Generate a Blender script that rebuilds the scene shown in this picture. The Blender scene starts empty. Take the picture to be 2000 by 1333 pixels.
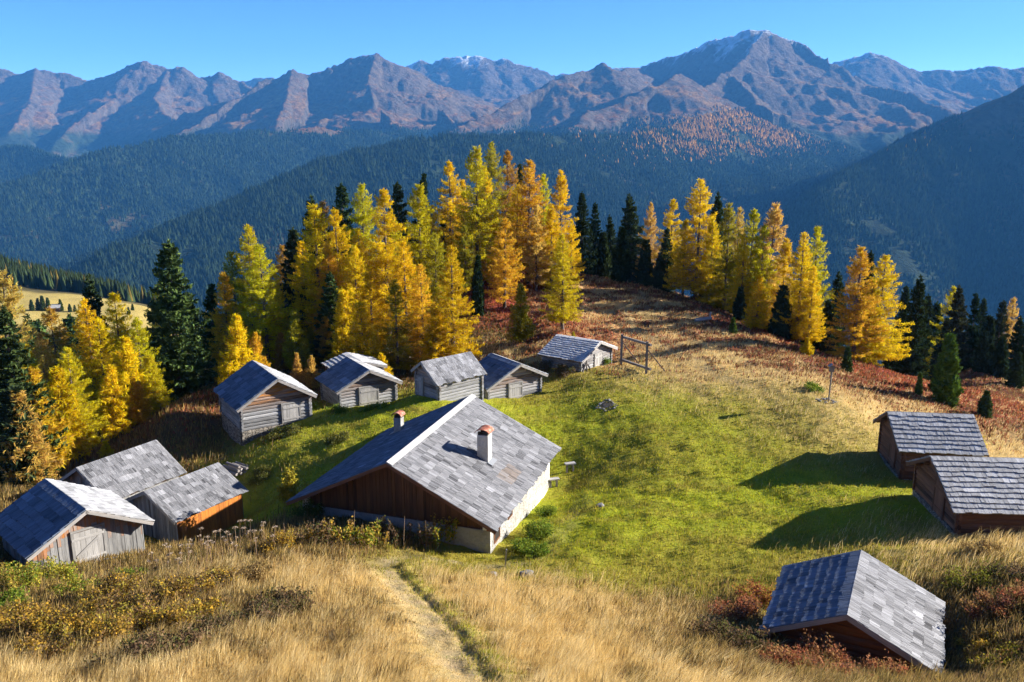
import bpy, math, random
import numpy as np
from mathutils import Vector
rng = np.random.default_rng(7)
random.seed(7)
S = bpy.context.scene
COL = S.collection
R = math.radians

# ------------------------------------------------------------------ camera and survey helpers
F, PITCH = 1700.84, R(13.508)            # focal length in photo pixels (2000 px wide), tilt below the horizon
def drop(py):                            # metres below eye level per metre of distance for a sight line
    return math.tan(PITCH + math.atan((py - 666.5) / F))
def sight(px, py, y):                    # the point on that sight line at forward distance y
    z = -y * drop(py)
    d = y * math.cos(PITCH) - z * math.sin(PITCH)
    return ((px - 1000) / F * d, y, z)

# ------------------------------------------------------------------ numpy noise
def _hash(ix, iy, seed):
    h = (ix.astype(np.int64) * 374761393 + iy.astype(np.int64) * 668265263 + seed * 1442695041) & 0x7fffffff
    h = ((h ^ (h >> 13)) * 1274126177) & 0x7fffffff
    h = ((h ^ (h >> 16)) * 2246822519) & 0x7fffffff
    return ((h ^ (h >> 15)) & 0xffff) / 65535.0
def noise(x, y, seed=0):                 # gradient noise, about -1..1
    xi, yi = np.floor(x), np.floor(y)
    fx, fy = x - xi, y - yi
    u, v = fx * fx * fx * (fx * (fx * 6 - 15) + 10), fy * fy * fy * (fy * (fy * 6 - 15) + 10)
    def g(ox, oy):
        a = _hash(xi + ox, yi + oy, seed) * 2 * np.pi
        return np.cos(a) * (fx - ox) + np.sin(a) * (fy - oy)
    return 1.6 * ((g(0, 0) * (1 - u) + g(1, 0) * u) * (1 - v) + (g(0, 1) * (1 - u) + g(1, 1) * u) * v)
def fbm(x, y, octs=4, seed=0, gain=.5):
    a, s, t = 1., 0., 0.
    for o in range(octs):
        s = s + a * noise(x * 2 ** o + 17.3 * o, y * 2 ** o - 9.1 * o, seed + o); t += a; a *= gain
    return s / t
def ridged(x, y, octs=5, seed=0, gain=.55):
    a, s, t, w = 1., 0., 0., 1.
    for o in range(octs):
        n = (1 - np.abs(noise(x * 2 ** o + 5.7 * o, y * 2 ** o + 3.3 * o, seed + o))) ** 2
        s = s + a * n * w; w = np.clip(n * 1.4, 0, 1); t += a; a *= gain
    return s / t
def sstep(a, b, x):
    t = np.clip((x - a) / (b - a), 0, 1); return t * t * (3 - 2 * t)

# ------------------------------------------------------------------ the lie of the land near the huts
G = [  # sight line px, py and distance of points on the ground
 (472,873,55.3),(606,810,57.8),(430,838,59),(664,800,59.4),(772,789,61.6),(858,782,57.6),(940,776,60.1),(814,770,58.9),
 (954,782,61.4),(1060,765,63.8),(1135,726,67.8),(1195,715,71.3),(1713,887,50.6),(1752,940,46.7),(1783,963,42.7),(1865,1044,38),
 (981,1083,38.9),(1078,962,49),(590,1003,42.3),(295,1075,39.3),(65,1122,35.6),(339,1066,43.6),(477,1012,47.5),
 (1185,793,58.5),(1213,715,68),(1262,730,65.5),(1617,785,57),(1150,600,92),(1150,540,112),(1300,570,105),(1440,625,92),(1590,690,78),
 (1720,722,78),(1700,780,62),(1950,870,58),(1990,800,70),(1900,722,95),(1990,760,90),(925,515,106),(1030,557,98),(987,591,92),(1098,643,78),
 (340,802,60),(400,790,62),(200,905,57),(100,930,53),(30,970,47),(0,1000,44),(400,900,54),(540,960,48.6),(500,880,53),(600,830,56),
 (520,985,46.6),(700,722,72),(550,742,70),(900,684,78),(1000,652,82),(260,835,66),(60,905,58),(338,788,70),(150,860,62),
 (1000,1333,17.5),(0,1333,19),(2000,1333,20),(500,1333,17.5),(1500,1333,20),(750,1075,37),(400,1150,28),(300,1112,34),(150,1132,32),
 (0,1155,30),(0,1250,24),(520,1050,38),(1000,1112,36),(1100,1150,32),(1300,1150,33.5),(1300,1250,25.5),(1500,1100,35.5),(1500,1250,27),
 (1900,1150,29.6),(1990,1080,33),(1950,1250,24.4),(1200,1000,43),(1400,970,45),(1500,1060,38.5),(1300,880,51),(1500,820,55),(850,1200,25),
 (1600,1290,24.2),(1840,1325,23.4),
]
P = [sight(*g) for g in G]
P += [(0,0,-1.9),(-15,2,-3.5),(15,2,-3.0),(-35,12,-9),(35,10,-8),(-45,35,-20),(50,40,-19),(0,-12,4.5),(-60,60,-36),(62,70,-30),(45,95,-30),
      (-36,82,-27),(-30,100,-31),(-50,110,-45),(-60,160,-66),(-30,140,-44),(-10,150,-36),(20,150,-32),(45,140,-42),(80,120,-48),(110,160,-80),
      (0,260,-105),(80,300,-150),(-90,230,-72),(-150,300,-70),sight(100,592,340),sight(30,580,350),sight(200,608,335),sight(262,620,330),sight(0,546,420),sight(150,566,420),sight(270,594,420),sight(-150,526,420),sight(0,530,470),
      (-60,400,-150),(-100,560,-220),(-250,620,-180),(-400,640,-150),(100,600,-320),(0,900,-520),(-400,1000,-480),(300,900,-520),(700,900,-520),(0,1500,-640),
      (-900,1500,-640),(900,1500,-640),(-900,700,-300),(900,500,-250),(250,160,-80),(300,50,-30),(-200,100,-70),(-300,250,-90),(160,60,-28),(-130,50,-40)]
P = np.array(P)
def _warp(x, y):                         # compress distance so near and far points weigh alike
    r = np.hypot(x, y + 20.); k = 60 * np.log1p(r / 60.) / r
    return x * k, (y + 20.) * k
def _tps_k(d2):
    return np.where(d2 > 1e-9, .5 * d2 * np.log(d2 + 1e-12), 0)
cx, cy = _warp(P[:, 0], P[:, 1])
n = len(P)
K = _tps_k((cx[:, None] - cx) ** 2 + (cy[:, None] - cy) ** 2) + np.eye(n) * .8
Q = np.stack([np.ones(n), cx, cy], 1)
sol = np.linalg.solve(np.block([[K, Q], [Q.T, np.zeros((3, 3))]]), np.concatenate([P[:, 2], np.zeros(3)]))
# the trodden path down the foreground slope, as a polyline in the plane
PATH = [sight(*q)[:2] for q in [(930,1345,17),(890,1290,19.5),(850,1230,23.2),(815,1180,26.6),(780,1135,30.2),(745,1098,34.5),(790,1080,36.6),(870,1082,36.4),(960,1098,36.4),(1040,1085,37.5),(1100,1020,41.5),(1135,960,46)]]
PATH = np.array(PATH)
TRAIL = np.array([sight(*q)[:2] for q in [(1450,770,61),(1400,735,64),(1350,702,70),(1290,672,76),(1240,640,81),(1212,608,91),(1262,584,98)]])
def seg_dist(x, y, poly):
    best = np.full(np.shape(x), 1e9)
    for a, b in zip(poly[:-1], poly[1:]):
        d = b - a; t = np.clip(((x - a[0]) * d[0] + (y - a[1]) * d[1]) / (d @ d), 0, 1)
        best = np.minimum(best, np.hypot(x - a[0] - t * d[0], y - a[1] - t * d[1]))
    return best
def ground(x, y, detail=True):
    x = np.asarray(x, float); y = np.asarray(y, float); sh = x.shape
    x, y = x.ravel(), y.ravel(); z = np.empty(len(x))
    for i in range(0, len(x), 20000):
        a, b = _warp(x[i:i + 20000], y[i:i + 20000])
        z[i:i + 20000] = _tps_k((a[:, None] - cx) ** 2 + (b[:, None] - cy) ** 2) @ sol[:n] + sol[n] + sol[n + 1] * a + sol[n + 2] * b
    if detail:
        r = np.hypot(x, y)
        near = 1 - sstep(140, 300, r)
        z = z + near * (.22 * fbm(x / 5, y / 5, 3, 3) + .17 * fbm(x / 1.7, y / 1.2, 3, 9) + .05 * (1 - sstep(40, 90, r)) * fbm(x / .5, y / .42, 2, 31)) + (1 - near) * 3 * fbm(x / 60, y / 60, 4, 5)
        rough = sstep(66, 84, y) * near
        z = z + rough * .5 * np.clip(fbm(x / 2.6, y / 2.2, 3, 21) + .1, 0, 1)
        pd = seg_dist(x + .25 * noise(x / 1.5, y / 1.5, 40), y, PATH[:7])
        z = z - .10 * np.exp(-(pd / .4) ** 2) - .14 * np.exp(-((seg_dist(x - .55, y, PATH[:7])) / .22) ** 2) + .05 * np.exp(-((pd - .9) / .4) ** 2)
    return z.reshape(sh)
def hit(px, py, ymin=8., ymax=500.):     # where a sight line meets the ground
    ys = np.geomspace(ymin, ymax, 1500)
    k = drop(py); zz = -ys * k
    xs = (px - 1000) / F * (ys * math.cos(PITCH) - zz * math.sin(PITCH))
    under = zz < ground(xs, ys, False)
    i = int(np.argmax(under)) if under.any() else len(ys) - 1
    return float(xs[i]), float(ys[i])
def gz(x, y): return float(ground(np.array([x]), np.array([y]))[0])

# ------------------------------------------------------------------ materials
def mat(name):
    m = bpy.data.materials.new(name); m.use_nodes = True
    nt = m.node_tree; nt.nodes.clear()
    out = nt.nodes.new('ShaderNodeOutputMaterial')
    return m, nt, out
def nd(nt, kind, **kw):
    n_ = nt.nodes.new(kind)
    for k, v in kw.items():
        if k.startswith('i_'): n_.inputs[int(k[2:])].default_value = v
        else: setattr(n_, k, v)
    return n_
def ramp(nt, src, stops):
    r_ = nd(nt, 'ShaderNodeValToRGB'); e = r_.color_ramp.elements
    while len(e) < len(stops): e.new(.5)
    for el, (p, c) in zip(e, stops): el.position = p; el.color = (*c, 1)
    nt.links.new(src, r_.inputs[0]); return r_.outputs[0]
def mixc(nt, fac, a, b, mode='MIX'):
    m = nd(nt, 'ShaderNodeMix', data_type='RGBA', blend_type=mode)
    for sock, v in ((m.inputs[0], fac), (m.inputs[6], a), (m.inputs[7], b)):
        if hasattr(v, 'is_linked'): nt.links.new(v, sock)
        elif isinstance(v, tuple): sock.default_value = (*v, 1)
        else: sock.default_value = v
    return m.outputs[2]
def mth(nt, op, a, b=0., c=0.):
    m = nd(nt, 'ShaderNodeMath', operation=op)
    for s_, v in zip(m.inputs, (a, b, c)):
        if hasattr(v, 'is_linked'): nt.links.new(v, s_)
        else: s_.default_value = v
    return m.outputs[0]
def attr(nt, name): return nd(nt, 'ShaderNodeAttribute', attribute_name=name)
def bump(nt, h, strength, dist):
    b = nd(nt, 'ShaderNodeBump'); b.inputs['Strength'].default_value = strength; b.inputs['Distance'].default_value = dist
    nt.links.new(h, b.inputs['Height']); return b.outputs[0]
def bsdf(nt, out, col, rough=.9, nrm=None, spec=.2):
    b = nd(nt, 'ShaderNodeBsdfPrincipled')
    b.inputs['Roughness'].default_value = rough; b.inputs['Specular IOR Level'].default_value = spec
    if hasattr(col, 'is_linked'): nt.links.new(col, b.inputs['Base Color'])
    else: b.inputs['Base Color'].default_value = (*col, 1)
    if nrm is not None: nt.links.new(nrm, b.inputs['Normal'])
    nt.links.new(b.outputs[0], out.inputs[0]); return b

def wood(name, dark, light, warm=(.42, .15, .03), grain=1., bstr=.5, rough=.85):
    """Weathered timber: streaks along the board (UV u runs along it, in metres), a tone per board, and unbleached warm patches."""
    m, nt, out = mat(name)
    uv = nd(nt, 'ShaderNodeUVMap', uv_map='UVMap')
    mp = nd(nt, 'ShaderNodeMapping'); mp.inputs['Scale'].default_value = (1.6, 38 * grain, 1); nt.links.new(uv.outputs[0], mp.inputs[0])
    g1 = nd(nt, 'ShaderNodeTexNoise'); g1.inputs['Scale'].default_value = 1; g1.inputs['Detail'].default_value = 5; g1.inputs['Roughness'].default_value = .65
    nt.links.new(mp.outputs[0], g1.inputs['Vector'])
    mp2 = nd(nt, 'ShaderNodeMapping'); mp2.inputs['Scale'].default_value = (.9, 5, 1); nt.links.new(uv.outputs[0], mp2.inputs[0])
    g2 = nd(nt, 'ShaderNodeTexNoise'); g2.inputs['Scale'].default_value = 1; g2.inputs['Detail'].default_value = 3
    nt.links.new(mp2.outputs[0], g2.inputs['Vector'])
    t = attr(nt, 'tone').outputs['Fac']
    f = mth(nt, 'ADD', mth(nt, 'MULTIPLY', g1.outputs[0], .75), mth(nt, 'MULTIPLY', g2.outputs[0], .45))
    f = mth(nt, 'ADD', mth(nt, 'MULTIPLY', mth(nt, 'SUBTRACT', f, .60), 1.5), t)
    c = ramp(nt, f, [(0., dark), (.25, tuple(d * .65 + l * .35 for d, l in zip(dark, light))), (.8, light), (1., tuple(min(1, l * 1.3) for l in light))])
    w = attr(nt, 'warm').outputs['Fac']
    wf = mth(nt, 'MULTIPLY', w, ramp(nt, g2.outputs[0], [(.38, (.25,) * 3), (.62, (1,) * 3)]))
    wc = mixc(nt, g1.outputs[0], tuple(x * .35 for x in warm), warm)
    c = mixc(nt, wf, c, wc)
    h = mth(nt, 'ADD', g1.outputs[0], mth(nt, 'MULTIPLY', g2.outputs[0], .6))
    bsdf(nt, out, c, rough, bump(nt, h, bstr, .02), .25)
    return m
def stone(name, dark, light, scale=5., mortar=(.3, .28, .25), bstr=.8):
    m, nt, out = mat(name)
    co = nd(nt, 'ShaderNodeTexCoord')
    mp = nd(nt, 'ShaderNodeMapping'); mp.inputs['Scale'].default_value = (1, 1, 1.9); nt.links.new(co.outputs['Object'], mp.inputs[0])
    v = nd(nt, 'ShaderNodeTexVoronoi'); v.inputs['Scale'].default_value = scale; nt.links.new(mp.outputs[0], v.inputs['Vector'])
    v2 = nd(nt, 'ShaderNodeTexVoronoi', feature='DISTANCE_TO_EDGE'); v2.inputs['Scale'].default_value = scale; nt.links.new(mp.outputs[0], v2.inputs['Vector'])
    n_ = nd(nt, 'ShaderNodeTexNoise'); n_.inputs['Scale'].default_value = 14; n_.inputs['Detail'].default_value = 6; nt.links.new(co.outputs['Object'], n_.inputs['Vector'])
    sep = nd(nt, 'ShaderNodeSeparateColor'); nt.links.new(v.outputs['Color'], sep.inputs[0])
    c = mixc(nt, mth(nt, 'MULTIPLY', mth(nt, 'ADD', sep.outputs[0], n_.outputs[0]), .5), dark, light)
    e = ramp(nt, v2.outputs['Distance'], [(.0, (0,) * 3), (.09, (1,) * 3)])
    c = mixc(nt, e, mortar, c)
    bsdf(nt, out, c, .92, bump(nt, mth(nt, 'ADD', e, mth(nt, 'MULTIPLY', n_.outputs[0], .5)), bstr, .05))
    return m
def plaster(name, base, dirt):
    m, nt, out = mat(name)
    co = nd(nt, 'ShaderNodeTexCoord')
    a = nd(nt, 'ShaderNodeTexNoise'); a.inputs['Scale'].default_value = 1.1; a.inputs['Detail'].default_value = 6; a.inputs['Roughness'].default_value = .7
    b = nd(nt, 'ShaderNodeTexNoise'); b.inputs['Scale'].default_value = 9; b.inputs['Detail'].default_value = 6
    v = nd(nt, 'ShaderNodeTexVoronoi'); v.inputs['Scale'].default_value = 3.4
    for q in (a, b, v): nt.links.new(co.outputs['Object'], q.inputs['Vector'])
    c = mixc(nt, ramp(nt, a.outputs[0], [(.42, (0,) * 3), (.7, (.8,) * 3)]), base, dirt)
    c = mixc(nt, ramp(nt, b.outputs[0], [(.5, (0,) * 3), (.75, (.55,) * 3)]), c, tuple(x * .55 for x in base))
    h = mth(nt, 'ADD', b.outputs[0], mth(nt, 'MULTIPLY', v.outputs['Distance'], 1.2))
    bsdf(nt, out, c, .9, bump(nt, h, .7, .06))
    return m
def rust(name):
    m, nt, out = mat(name)
    co = nd(nt, 'ShaderNodeTexCoord')
    a = nd(nt, 'ShaderNodeTexNoise'); a.inputs['Scale'].default_value = 5; a.inputs['Detail'].default_value = 6; nt.links.new(co.outputs['Object'], a.inputs['Vector'])
    c = ramp(nt, a.outputs[0], [(.3, (.12, .035, .02)), (.55, (.34, .11, .06)), (.75, (.5, .3, .22))])
    bsdf(nt, out, c, .7, bump(nt, a.outputs[0], .3, .02), .4)
    return m
M = {
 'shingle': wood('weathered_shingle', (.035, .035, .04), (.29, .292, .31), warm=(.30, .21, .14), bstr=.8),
 'shingle_blue_shade': wood('blue_shade_shingle', (.025, .034, .055), (.145, .185, .26), bstr=.8),  # same shingles on slopes away from the sun, blue sky shade painted into the colour
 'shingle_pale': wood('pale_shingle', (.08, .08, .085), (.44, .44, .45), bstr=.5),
 'deck': wood('roof_underside', (.03, .02, .012), (.12, .075, .045)),
 'log': wood('grey_log', (.022, .021, .021), (.31, .31, .315), warm=(.60, .24, .045), grain=.42, bstr=1.),
 'log_brown': wood('brown_log', (.02, .012, .008), (.20, .10, .06), warm=(.30, .11, .03), grain=.6, bstr=.8),
 'board': wood('grey_board', (.035, .034, .034), (.28, .275, .27), warm=(.55, .20, .035)),
 'board_dark': wood('dark_gable_board', (.014, .008, .005), (.125, .058, .022), warm=(.26, .11, .03)),
 'board_orange': wood('orange_board', (.10, .03, .008), (.55, .19, .03), warm=(.6, .24, .04)),
 'trim': wood('trim_board', (.08, .076, .072), (.36, .345, .33)),
 'trim_pale': wood('pale_ridge_board', (.15, .15, .15), (.40, .40, .40)),
 'post': wood('swing_timber', (.05, .045, .045), (.27, .24, .22), warm=(.3, .15, .06)),
 'stone': stone('dry_stone', (.09, .08, .065), (.42, .37, .31), 3.6, (.02, .018, .015), 1.),
 'rock': stone('grey_rock', (.09, .088, .085), (.26, .25, .24), 1.3, (.2, .2, .19), .4),
 'plaster': plaster('white_plaster', (.74, .72, .67), (.50, .45, .37)),
 'chimney': plaster('chimney_render', (.50, .485, .46), (.36, .33, .29)),
 'plinth': plaster('grey_plinth', (.30, .30, .30), (.20, .19, .17)),
 'rust': rust('rusty_sheet'),
}
m, nt, out = mat('dark_opening'); bsdf(nt, out, (.02, .015, .012), .8); M['dark'] = m
m, nt, out = mat('soot'); bsdf(nt, out, (.05, .045, .04), .95); M['ash'] = m
m, nt, out = mat('lead_flashing'); bsdf(nt, out, (.22, .23, .25), .5); M['lead'] = m

# ------------------------------------------------------------------ mesh building
def V(*a): return Vector(a)
class MB:
    def __init__(s): s.v = []; s.f = []; s.tone = []; s.warm = []; s.uv = []
    def face(s, pts, tone=.5, warm=0., uv=None):
        i = len(s.v); s.v += [tuple(p) for p in pts]; s.f.append(tuple(range(i, i + len(pts))))
        s.tone.append(tone); s.warm.append(warm)
        if uv is None:
            a = Vector(pts[0]); e = (Vector(pts[1]) - a); e = e.normalized() if e.length > 1e-6 else V(1, 0, 0)
            n_ = (Vector(pts[1]) - a).cross(Vector(pts[2]) - a); w = n_.cross(e); w = w.normalized() if w.length > 1e-9 else V(0, 1, 0)
            uv = [((Vector(p) - a).dot(e), (Vector(p) - a).dot(w)) for p in pts]
        s.uv += uv
    def box(s, o, ax, ay, az, tone=.5, warm=0., skip=()):
        """ax is the grain direction. Corners o + combinations of ax, ay, az."""
        o, ax, ay, az = Vector(o), Vector(ax), Vector(ay), Vector(az)
        if ax.cross(ay).dot(az) < 0: o = o + ay; ay = -ay
        c = [o, o + ax, o + ax + ay, o + ay, o + az, o + ax + az, o + ax + ay + az, o + ay + az]
        L_, B_, T_ = ax.length, ay.length, az.length
        u0, v0 = random.uniform(0, 50), random.uniform(0, 50)
        for k, (q, uu) in enumerate((((0, 3, 2, 1), 'xy'), ((4, 5, 6, 7), 'xy'), ((0, 1, 5, 4), 'xz'), ((2, 3, 7, 6), 'xz'), ((1, 2, 6, 5), 'yz'), ((3, 0, 4, 7), 'yz'))):
            if k in skip: continue
            co = []
            for j in q:
                x = L_ if j in (1, 2, 5, 6) else 0; y = B_ if j in (2, 3, 6, 7) else 0; z = T_ if j >= 4 else 0
                co.append((u0 + x, v0 + y) if uu == 'xy' else (u0 + x, v0 + B_ + z) if uu == 'xz' else (u0 + z * .2, v0 + y))
            s.face([c[j] for j in q], tone, warm, co)
    def log(s, p0, p1, up, ru, rn, sides=8, tone=.5, warm=0.):
        """A log from p0 to p1; up and the cross direction have radii ru and rn."""
        p0, p1 = Vector(p0), Vector(p1); d = (p1 - p0); L_ = d.length; d.normalize(); up = Vector(up).normalized(); n_ = d.cross(up)
        u0, v0 = random.uniform(0, 50), random.uniform(0, 50)
        ring = [(math.cos(2 * math.pi * (k + .5) / sides) * rn, math.sin(2 * math.pi * (k + .5) / sides) * ru) for k in range(sides)]
        for k in range(sides):
            a, b = ring[k], ring[(k + 1) % sides]
            A, B = n_ * a[0] + up * a[1], n_ * b[0] + up * b[1]
            w = .1 * k
            s.face([p0 + A, p0 + B, p1 + B, p1 + A], tone, warm, [(u0, v0 + w), (u0, v0 + w + .1), (u0 + L_, v0 + w + .1), (u0 + L_, v0 + w)])
        s.face([p0 + n_ * a + up * b for a, b in reversed(ring)], tone, warm)
        s.face([p1 + n_ * a + up * b for a, b in ring], tone, warm)
    def build(s, name, material, parent=None, smooth=False):
        me = bpy.data.meshes.new(name); me.from_pydata(s.v, [], s.f)
        for nm, vals in (('tone', s.tone), ('warm', s.warm)):
            a = me.attributes.new(nm, 'FLOAT', 'FACE'); a.data.foreach_set('value', np.array(vals, 'f'))
        uv = me.uv_layers.new(name='UVMap'); uv.data.foreach_set('uv', np.array(s.uv, 'f').ravel())
        me.materials.append(material)
        if smooth: me.polygons.foreach_set('use_smooth', np.ones(len(me.polygons), bool))
        me.update()
        o = bpy.data.objects.new(name, me); COL.objects.link(o)
        if parent is not None: o.parent = parent
        return o
def tag(o, label=None, cat=None, group=None, kind=None):
    for k, v in (('label', label), ('category', cat), ('group', group), ('kind', kind)):
        if v: o[k] = v
    return o
def empty(name, loc, rz=0., label=None, cat=None, group=None):
    o = bpy.data.objects.new(name, None); COL.objects.link(o); o.empty_display_size = .3
    o.location = loc; o.rotation_euler = (0, 0, rz)
    return tag(o, label, cat, group)

# ------------------------------------------------------------------ roofs and walls
def shingles(mb, p0, along, down, nrm, L, S_, course, wmin, wmax, th, block=(.35, .6), spread=.16, base=.5, brown=None, ragged=.03):
    """Shingle one slope. p0: ridge end, along/down/nrm unit vectors, L along the ridge, S_ down the slope."""
    p0, along, down, nrm = Vector(p0), Vector(along), Vector(down), Vector(nrm)
    rows = max(2, int(round(S_ / course))); c = S_ / rows
    for r_ in range(rows):
        d1 = (r_ + 1) * c; d0 = max(0, d1 - c * 1.32)
        x = random.uniform(-.05, .0); bx = 0; bt = base; bl = 0
        while x < L - .02:
            if x >= bx:
                bx = x + random.uniform(*block); bt = base + random.gauss(0, spread)
                if random.random() < .05: bt += .3
                bl = random.gauss(0, ragged)
            w = min(random.uniform(wmin, wmax), L - x, max(.03, bx - x + .02)); gap = .008
            t = bt + random.gauss(0, .085)
            lo = d1 + bl + random.gauss(0, ragged * .4) + .02
            lift0, lift1 = .004 + random.uniform(0, .004), th * 1.05 + random.uniform(0, th * .25)
            a = p0 + along * (x + gap / 2) + down * d0 + nrm * lift0
            b = p0 + along * (x + gap / 2) + down * lo + nrm * lift1
            wv = 0.
            if brown and brown[0] < x < brown[1] and brown[2] < d1 < brown[3]: wv = .6
            mb.box(a, b - a, along * (w - gap), nrm * th, t, wv, skip=(0,))
            x += w

def house(name, label, cat, RF, yaw, L, W, dh, off, zb, *, group=None, ov=(.45, .35, .45), wall='log', wall_mat='log', shing=('shingle', 'shingle'),
          course=(.5, .5), wid=(.12, .2), th=.03, block=(.35, .6), spread=.14, base=.5, stone_h=0., door=None, purlins=4, ridge=None, log_h=.23,
          warm_top=.5, barge='trim', brown=None, back=True, gable=None):
    """A gabled building. RF: front end of the ridge; local x to the right, y along the ridge, z up from the wall foot zb."""
    yw = R(yaw)
    root = empty(name, (RF[0], RF[1], zb), yw - math.pi / 2, label, cat, group)
    H = RF[2] - zb
    k = dh / (W / 2); pit = math.atan(k); cs, sn = math.cos(pit), math.sin(pit)
    xl, xr = -(W / 2 + off), W / 2 - off
    T = .07                                               # roof deck thickness under the shingles
    # roof slopes
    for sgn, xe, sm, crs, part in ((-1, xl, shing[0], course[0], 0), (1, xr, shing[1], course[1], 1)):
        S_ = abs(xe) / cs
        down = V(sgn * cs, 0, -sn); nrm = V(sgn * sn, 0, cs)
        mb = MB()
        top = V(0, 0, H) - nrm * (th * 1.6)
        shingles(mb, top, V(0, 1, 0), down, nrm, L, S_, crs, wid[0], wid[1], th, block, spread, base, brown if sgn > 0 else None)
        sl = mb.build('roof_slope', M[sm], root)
        md = MB()
        o = top + V(0, .02, 0) + down * .012
        md.box(o, V(0, L - .04, 0), down * (S_ - .05), -nrm * T, .45, .15)
        md.build('roof_deck', M['deck'], root)
        for y0 in (-.035, L + .003):                      # barge boards on both gable ends
            mz = MB(); mz.box(top + V(0, y0, 0) + down * .03 + nrm * .012, down * (S_ - .03), V(0, .032, 0), -nrm * .16, random.uniform(.45, .65), .1)
            mz.build('bargeboard', M[barge], root)
    if ridge:
        mb = MB()
        for sgn in ridge:
            down = V(sgn * cs, 0, -sn); nrm = V(sgn * sn, 0, cs)
            seg = L / 3
            for i in range(3):
                mb.box(V(0, i * seg - .03, H) + nrm * (th * .9 + .004 * i) - down * .02, V(0, seg + .02, 0), down * .34, nrm * .035, random.uniform(.5, .7))
        mb.build('ridge_board', M['trim_pale'], root)
    # walls
    fo, bo, so = ov; yl0, yl1 = fo, L - bo; wl, wr = xl + so, xr - so
    under = T + th * 1.6 + .02
    def top_at(x): return H - under / cs - abs(x) * k
    def logs_x(mb, y, inside):
        z = stone_h; i = 0; zt = top_at(0)
        while z < zt - .05:
            h = min(log_h * random.uniform(.85, 1.15), zt - z); zc = z + h / 2
            lim = (H - under / cs - (z + h)) / k
            a, b = max(wl, -lim), min(wr, lim)
            if b - a < .25: break
            ext = .16 if top_at(wl) > z + h else 0; ex2 = .16 if top_at(wr) > z + h else 0
            fr = (z - stone_h) / max(.1, zt - stone_h)
            wm = max(0., (fr - .30) * 3.) * warm_top * random.uniform(.6, 1.2)
            mb.log((a - ext, y + random.uniform(-.012, .012), zc), (b + ex2, y + random.uniform(-.012, .012), zc), (0, 0, 1), h * .54, .085, 8, random.gauss(.5, .16), wm)
            z += h; i += 1
    def logs_y(mb, x):
        z = stone_h + log_h * .5 - log_h * .5; zt = top_at(x)
        while z < zt - .04:
            h = min(log_h * random.uniform(.85, 1.15), zt - z); zc = z + h / 2
            mb.log((x + random.uniform(-.012, .012), yl0 - .16, zc), (x + random.uniform(-.012, .012), yl1 + .16, zc), (0, 0, 1), h * .54, .085, 8, random.gauss(.5, .11), warm_top * .25 * random.random() if zc > zt - .5 else 0)
            z += h
    def boards_x(mb, y, z0, mat_w=.16, thick=.03, warm=0., x0=None, x1=None):
        x = wl if x0 is None else x0; e = wr if x1 is None else x1
        while x < e - .02:
            w = min(mat_w * random.uniform(.7, 1.3), e - x)
            za, zb_ = top_at(x), top_at(x + w)
            if wl < 0 < wr and x < 0 < x + w: zt = max(za, zb_)
            zm = min(za, zb_)
            j = random.uniform(-.018, .018); tn = random.gauss(.5, .13)
            h = zm - z0
            if h > .05:
                cut = random.uniform(.55, .85) if warm > 0 else 1.
                yy = y + j
                mb.box((x + .004, yy, z0 + random.uniform(-.02, .02)), (0, 0, h * cut), (w - .008, 0, 0), (0, thick, 0), tn, 0)
                if cut < 1: mb.box((x + .004, yy, z0 + h * cut), (0, 0, h * (1 - cut)), (w - .008, 0, 0), (0, thick, 0), tn, warm * random.uniform(.2, 1.1))
                # wedge closing the slope
                mb.face([(x + .004, yy, zm), (x + w - .004, yy, zm), (x + w - .004, yy, max(zm, zb_)), (x + .004, yy, max(zm, za))] if False else [(x + .004, yy, zm), (x + w - .004, yy, zm), ((x + w - .004) if zb_ > za else (x + .004), yy, max(za, zb_))], tn, warm)
            x += w
    def boards_y(mb, x, z0, bw=.17, warm=0.):
        y = yl0; zt = top_at(x)
        while y < yl1 - .02:
            w = min(bw * random.uniform(.7, 1.3), yl1 - y)
            mb.box((x - .015 + random.uniform(-.012, .012), y + .004, z0), (0, 0, zt - z0), (0, w - .008, 0), (.03, 0, 0), random.gauss(.5, .13), warm * random.random())
            y += w
    st = stone_h
    if st > 0:
        mb = MB(); t_ = .22
        mb.box((wl - .06, yl0 - .12, -.9), (wr - wl + .12, 0, 0), (0, t_, 0), (0, 0, st + .9))
        mb.box((wl - .06, yl1 + .06 - t_, -.9), (wr - wl + .12, 0, 0), (0, t_, 0), (0, 0, st + .9))
        mb.box((wl - .12, yl0 - .12 + t_, -.9), (0, yl1 - yl0 + .18 - 2 * t_, 0), (t_, 0, 0), (0, 0, st + .9))
        mb.box((wr + .06 - t_, yl0 - .12 + t_, -.9), (0, yl1 - yl0 + .18 - 2 * t_, 0), (t_, 0, 0), (0, 0, st + .9))
        mb.build('stone_base', M['plinth' if wall == 'chalet' else 'stone'], root)
    if wall == 'log':
        if st == 0: st = stone_h = -.6
        for y in (yl0, yl1):
            mb = MB(); logs_x(mb, y, 0); mb.build('gable_wall', M[wall_mat], root)
        for x in (wl, wr):
            mb = MB(); logs_y(mb, x); mb.build('side_wall', M[wall_mat], root)
    elif wall == 'board':
        z0 = -.5 if st == 0 else st
        mb = MB(); boards_x(mb, yl0, z0, warm=warm_top, mat_w=.2); mb.build('gable_wall', M[wall_mat], root)
        mb = MB(); boards_x(mb, yl1, z0, warm=warm_top); mb.build('gable_wall', M[wall_mat], root)
        mb = MB(); boards_y(mb, wl, z0); mb.build('side_wall', M[wall_mat], root)
        mb = MB(); boards_y(mb, wr, z0, .24); mb.build('side_wall', M[gable or wall_mat], root)
    elif wall == 'chalet':
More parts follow.
